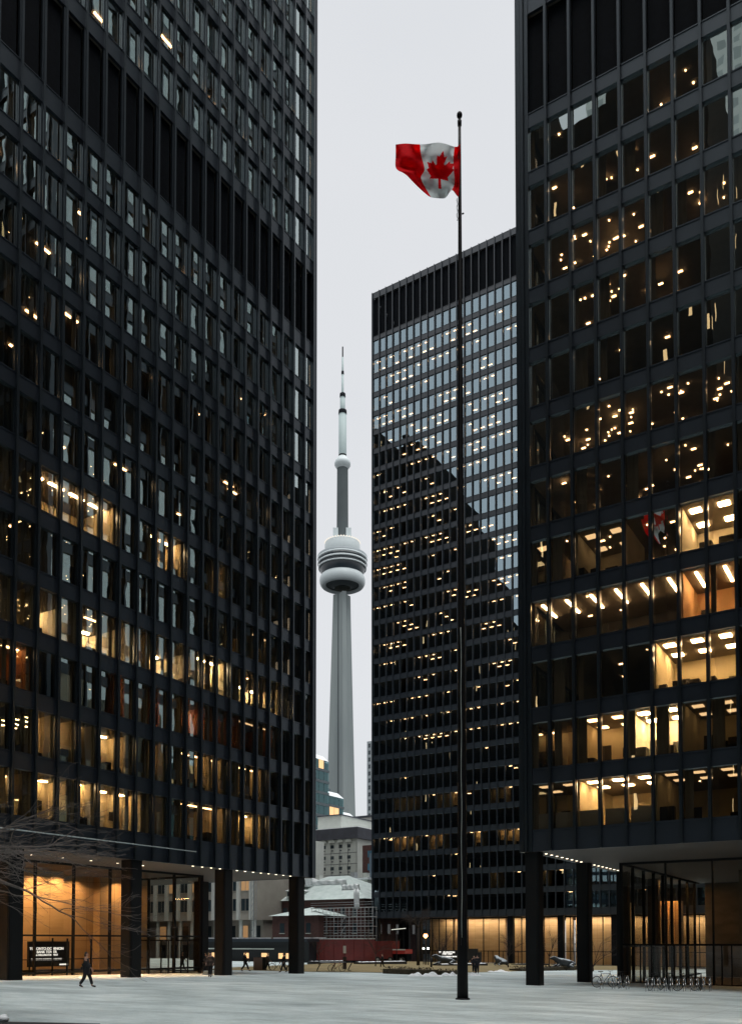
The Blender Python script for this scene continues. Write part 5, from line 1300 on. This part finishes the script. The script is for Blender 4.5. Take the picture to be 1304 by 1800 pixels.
# big honey locust whose trunk stands outside the left edge
def bigtree():
    base = at(-125, 1700, 24.5); g = gz(base.x, base.y); o = Vector((base.x, base.y, g)); r = random.Random(31)
    t = thing('bare_tree', 'large bare tree reaching in over the left edge with fine pale twigs', 'tree', (o.x, o.y, g))
    tb = MB(); tb.tube([o, o+Vector((.1,0,1.6)), o+side*.2+Vector((0,0,4.6))], [.22,.17,.13], 10); tb.build('trunk', BARK, t)
    top = o+side*.2+Vector((0,0,4.2)); cb = MB()
    def grow(p, d, L, rad, lev):
        n_ = 6; pts = [p]; rr = [rad]; q = p.copy(); dd = d.copy()
        for i in range(n_):
            dd = (dd+Vector((r.gauss(0,.13), r.gauss(0,.13), r.gauss(0,.15)-dd.z*.10))).normalized(); q = q+dd*L/n_; pts.append(q.copy()); rr.append(max(.0042, rad*(1-.45*(i+1)/n_)))
        cb.tube(pts, rr, 6 if lev < 2 else 3, cap=False)
        if lev >= 6 or L < .22: return
        for i in range(2 if lev < 4 else 1):
            k = r.randint(1, n_); sp = r.uniform(.35,.85); ax = Vector((r.gauss(0,1), r.gauss(0,1), r.gauss(0,.7))); ax = (ax-dd*ax.dot(dd)).normalized()
            grow(pts[k], (dd*math.cos(sp)+ax*math.sin(sp)).normalized(), L*r.uniform(.55,.85), rr[k]*r.uniform(.5,.7), lev+1)
        grow(pts[-1], dd, L*.72, rr[-1]*.92, lev+1)
    for (sx, uz, away, L, z) in ((1,.02,.1,2.3,-.3),(1,.20,.3,2.2,-.1),(1,.38,0,1.9,0),(1,.10,-.3,2.0,.3),(1,.55,.3,1.5,.2),(1,.26,-.4,1.8,.1),(-.6,.8,.2,1.8,0),(-.8,.5,-.5,1.8,0),(.3,.8,-.9,1.6,0),(1,.48,.5,1.9,.2)):
        u = (side*sx+Vector((0,0,uz))-tow*away).normalized(); grow(top+Vector((0,0,z)), u, L, .075, 1)
    cb.build('crown', BARK, t)
bigtree()
def tp(px, D): v = at(px, 1695, D); return (v.x, v.y, gz(v.x, v.y))
tree(tp(735,112), 8.2, 3, BARKD, 'bare tree on the lawn with its crown against the middle tower corner', .20, 5.0, 1.15, depth_=5)
tree(tp(772,128), 6.0, 8, BARKD, 'bare tree with low crossing boughs before the lit lobby left of the flagpole', .12, 1.2, .8, (.2,0), 4)
tree(tp(965,104), 5.6, 5, BARKD, 'thin bare tree seen between the first two right tower columns', .07, 1.6, .7, depth_=4)
tree(tp(1042,101), 5.8, 9, BARKD, 'forked bare tree seen between the second and third right tower columns', .10, .5, .55, depth_=4)
tree(tp(893,112), 5.5, 14, BARKD, 'bare tree beside the cow statue right of the flagpole', .09, 1.4, .8, depth_=4)
tree(tp(660,104), 5.2, 17, BARKD, 'small bare tree in front of the red hoarding end', .07, 1.6, .8, depth_=4)
tree(tp(560,108), 5.0, 19, BARKD, 'small bare tree in front of the middle of the red hoarding', .06, 1.4, .9, depth_=4)
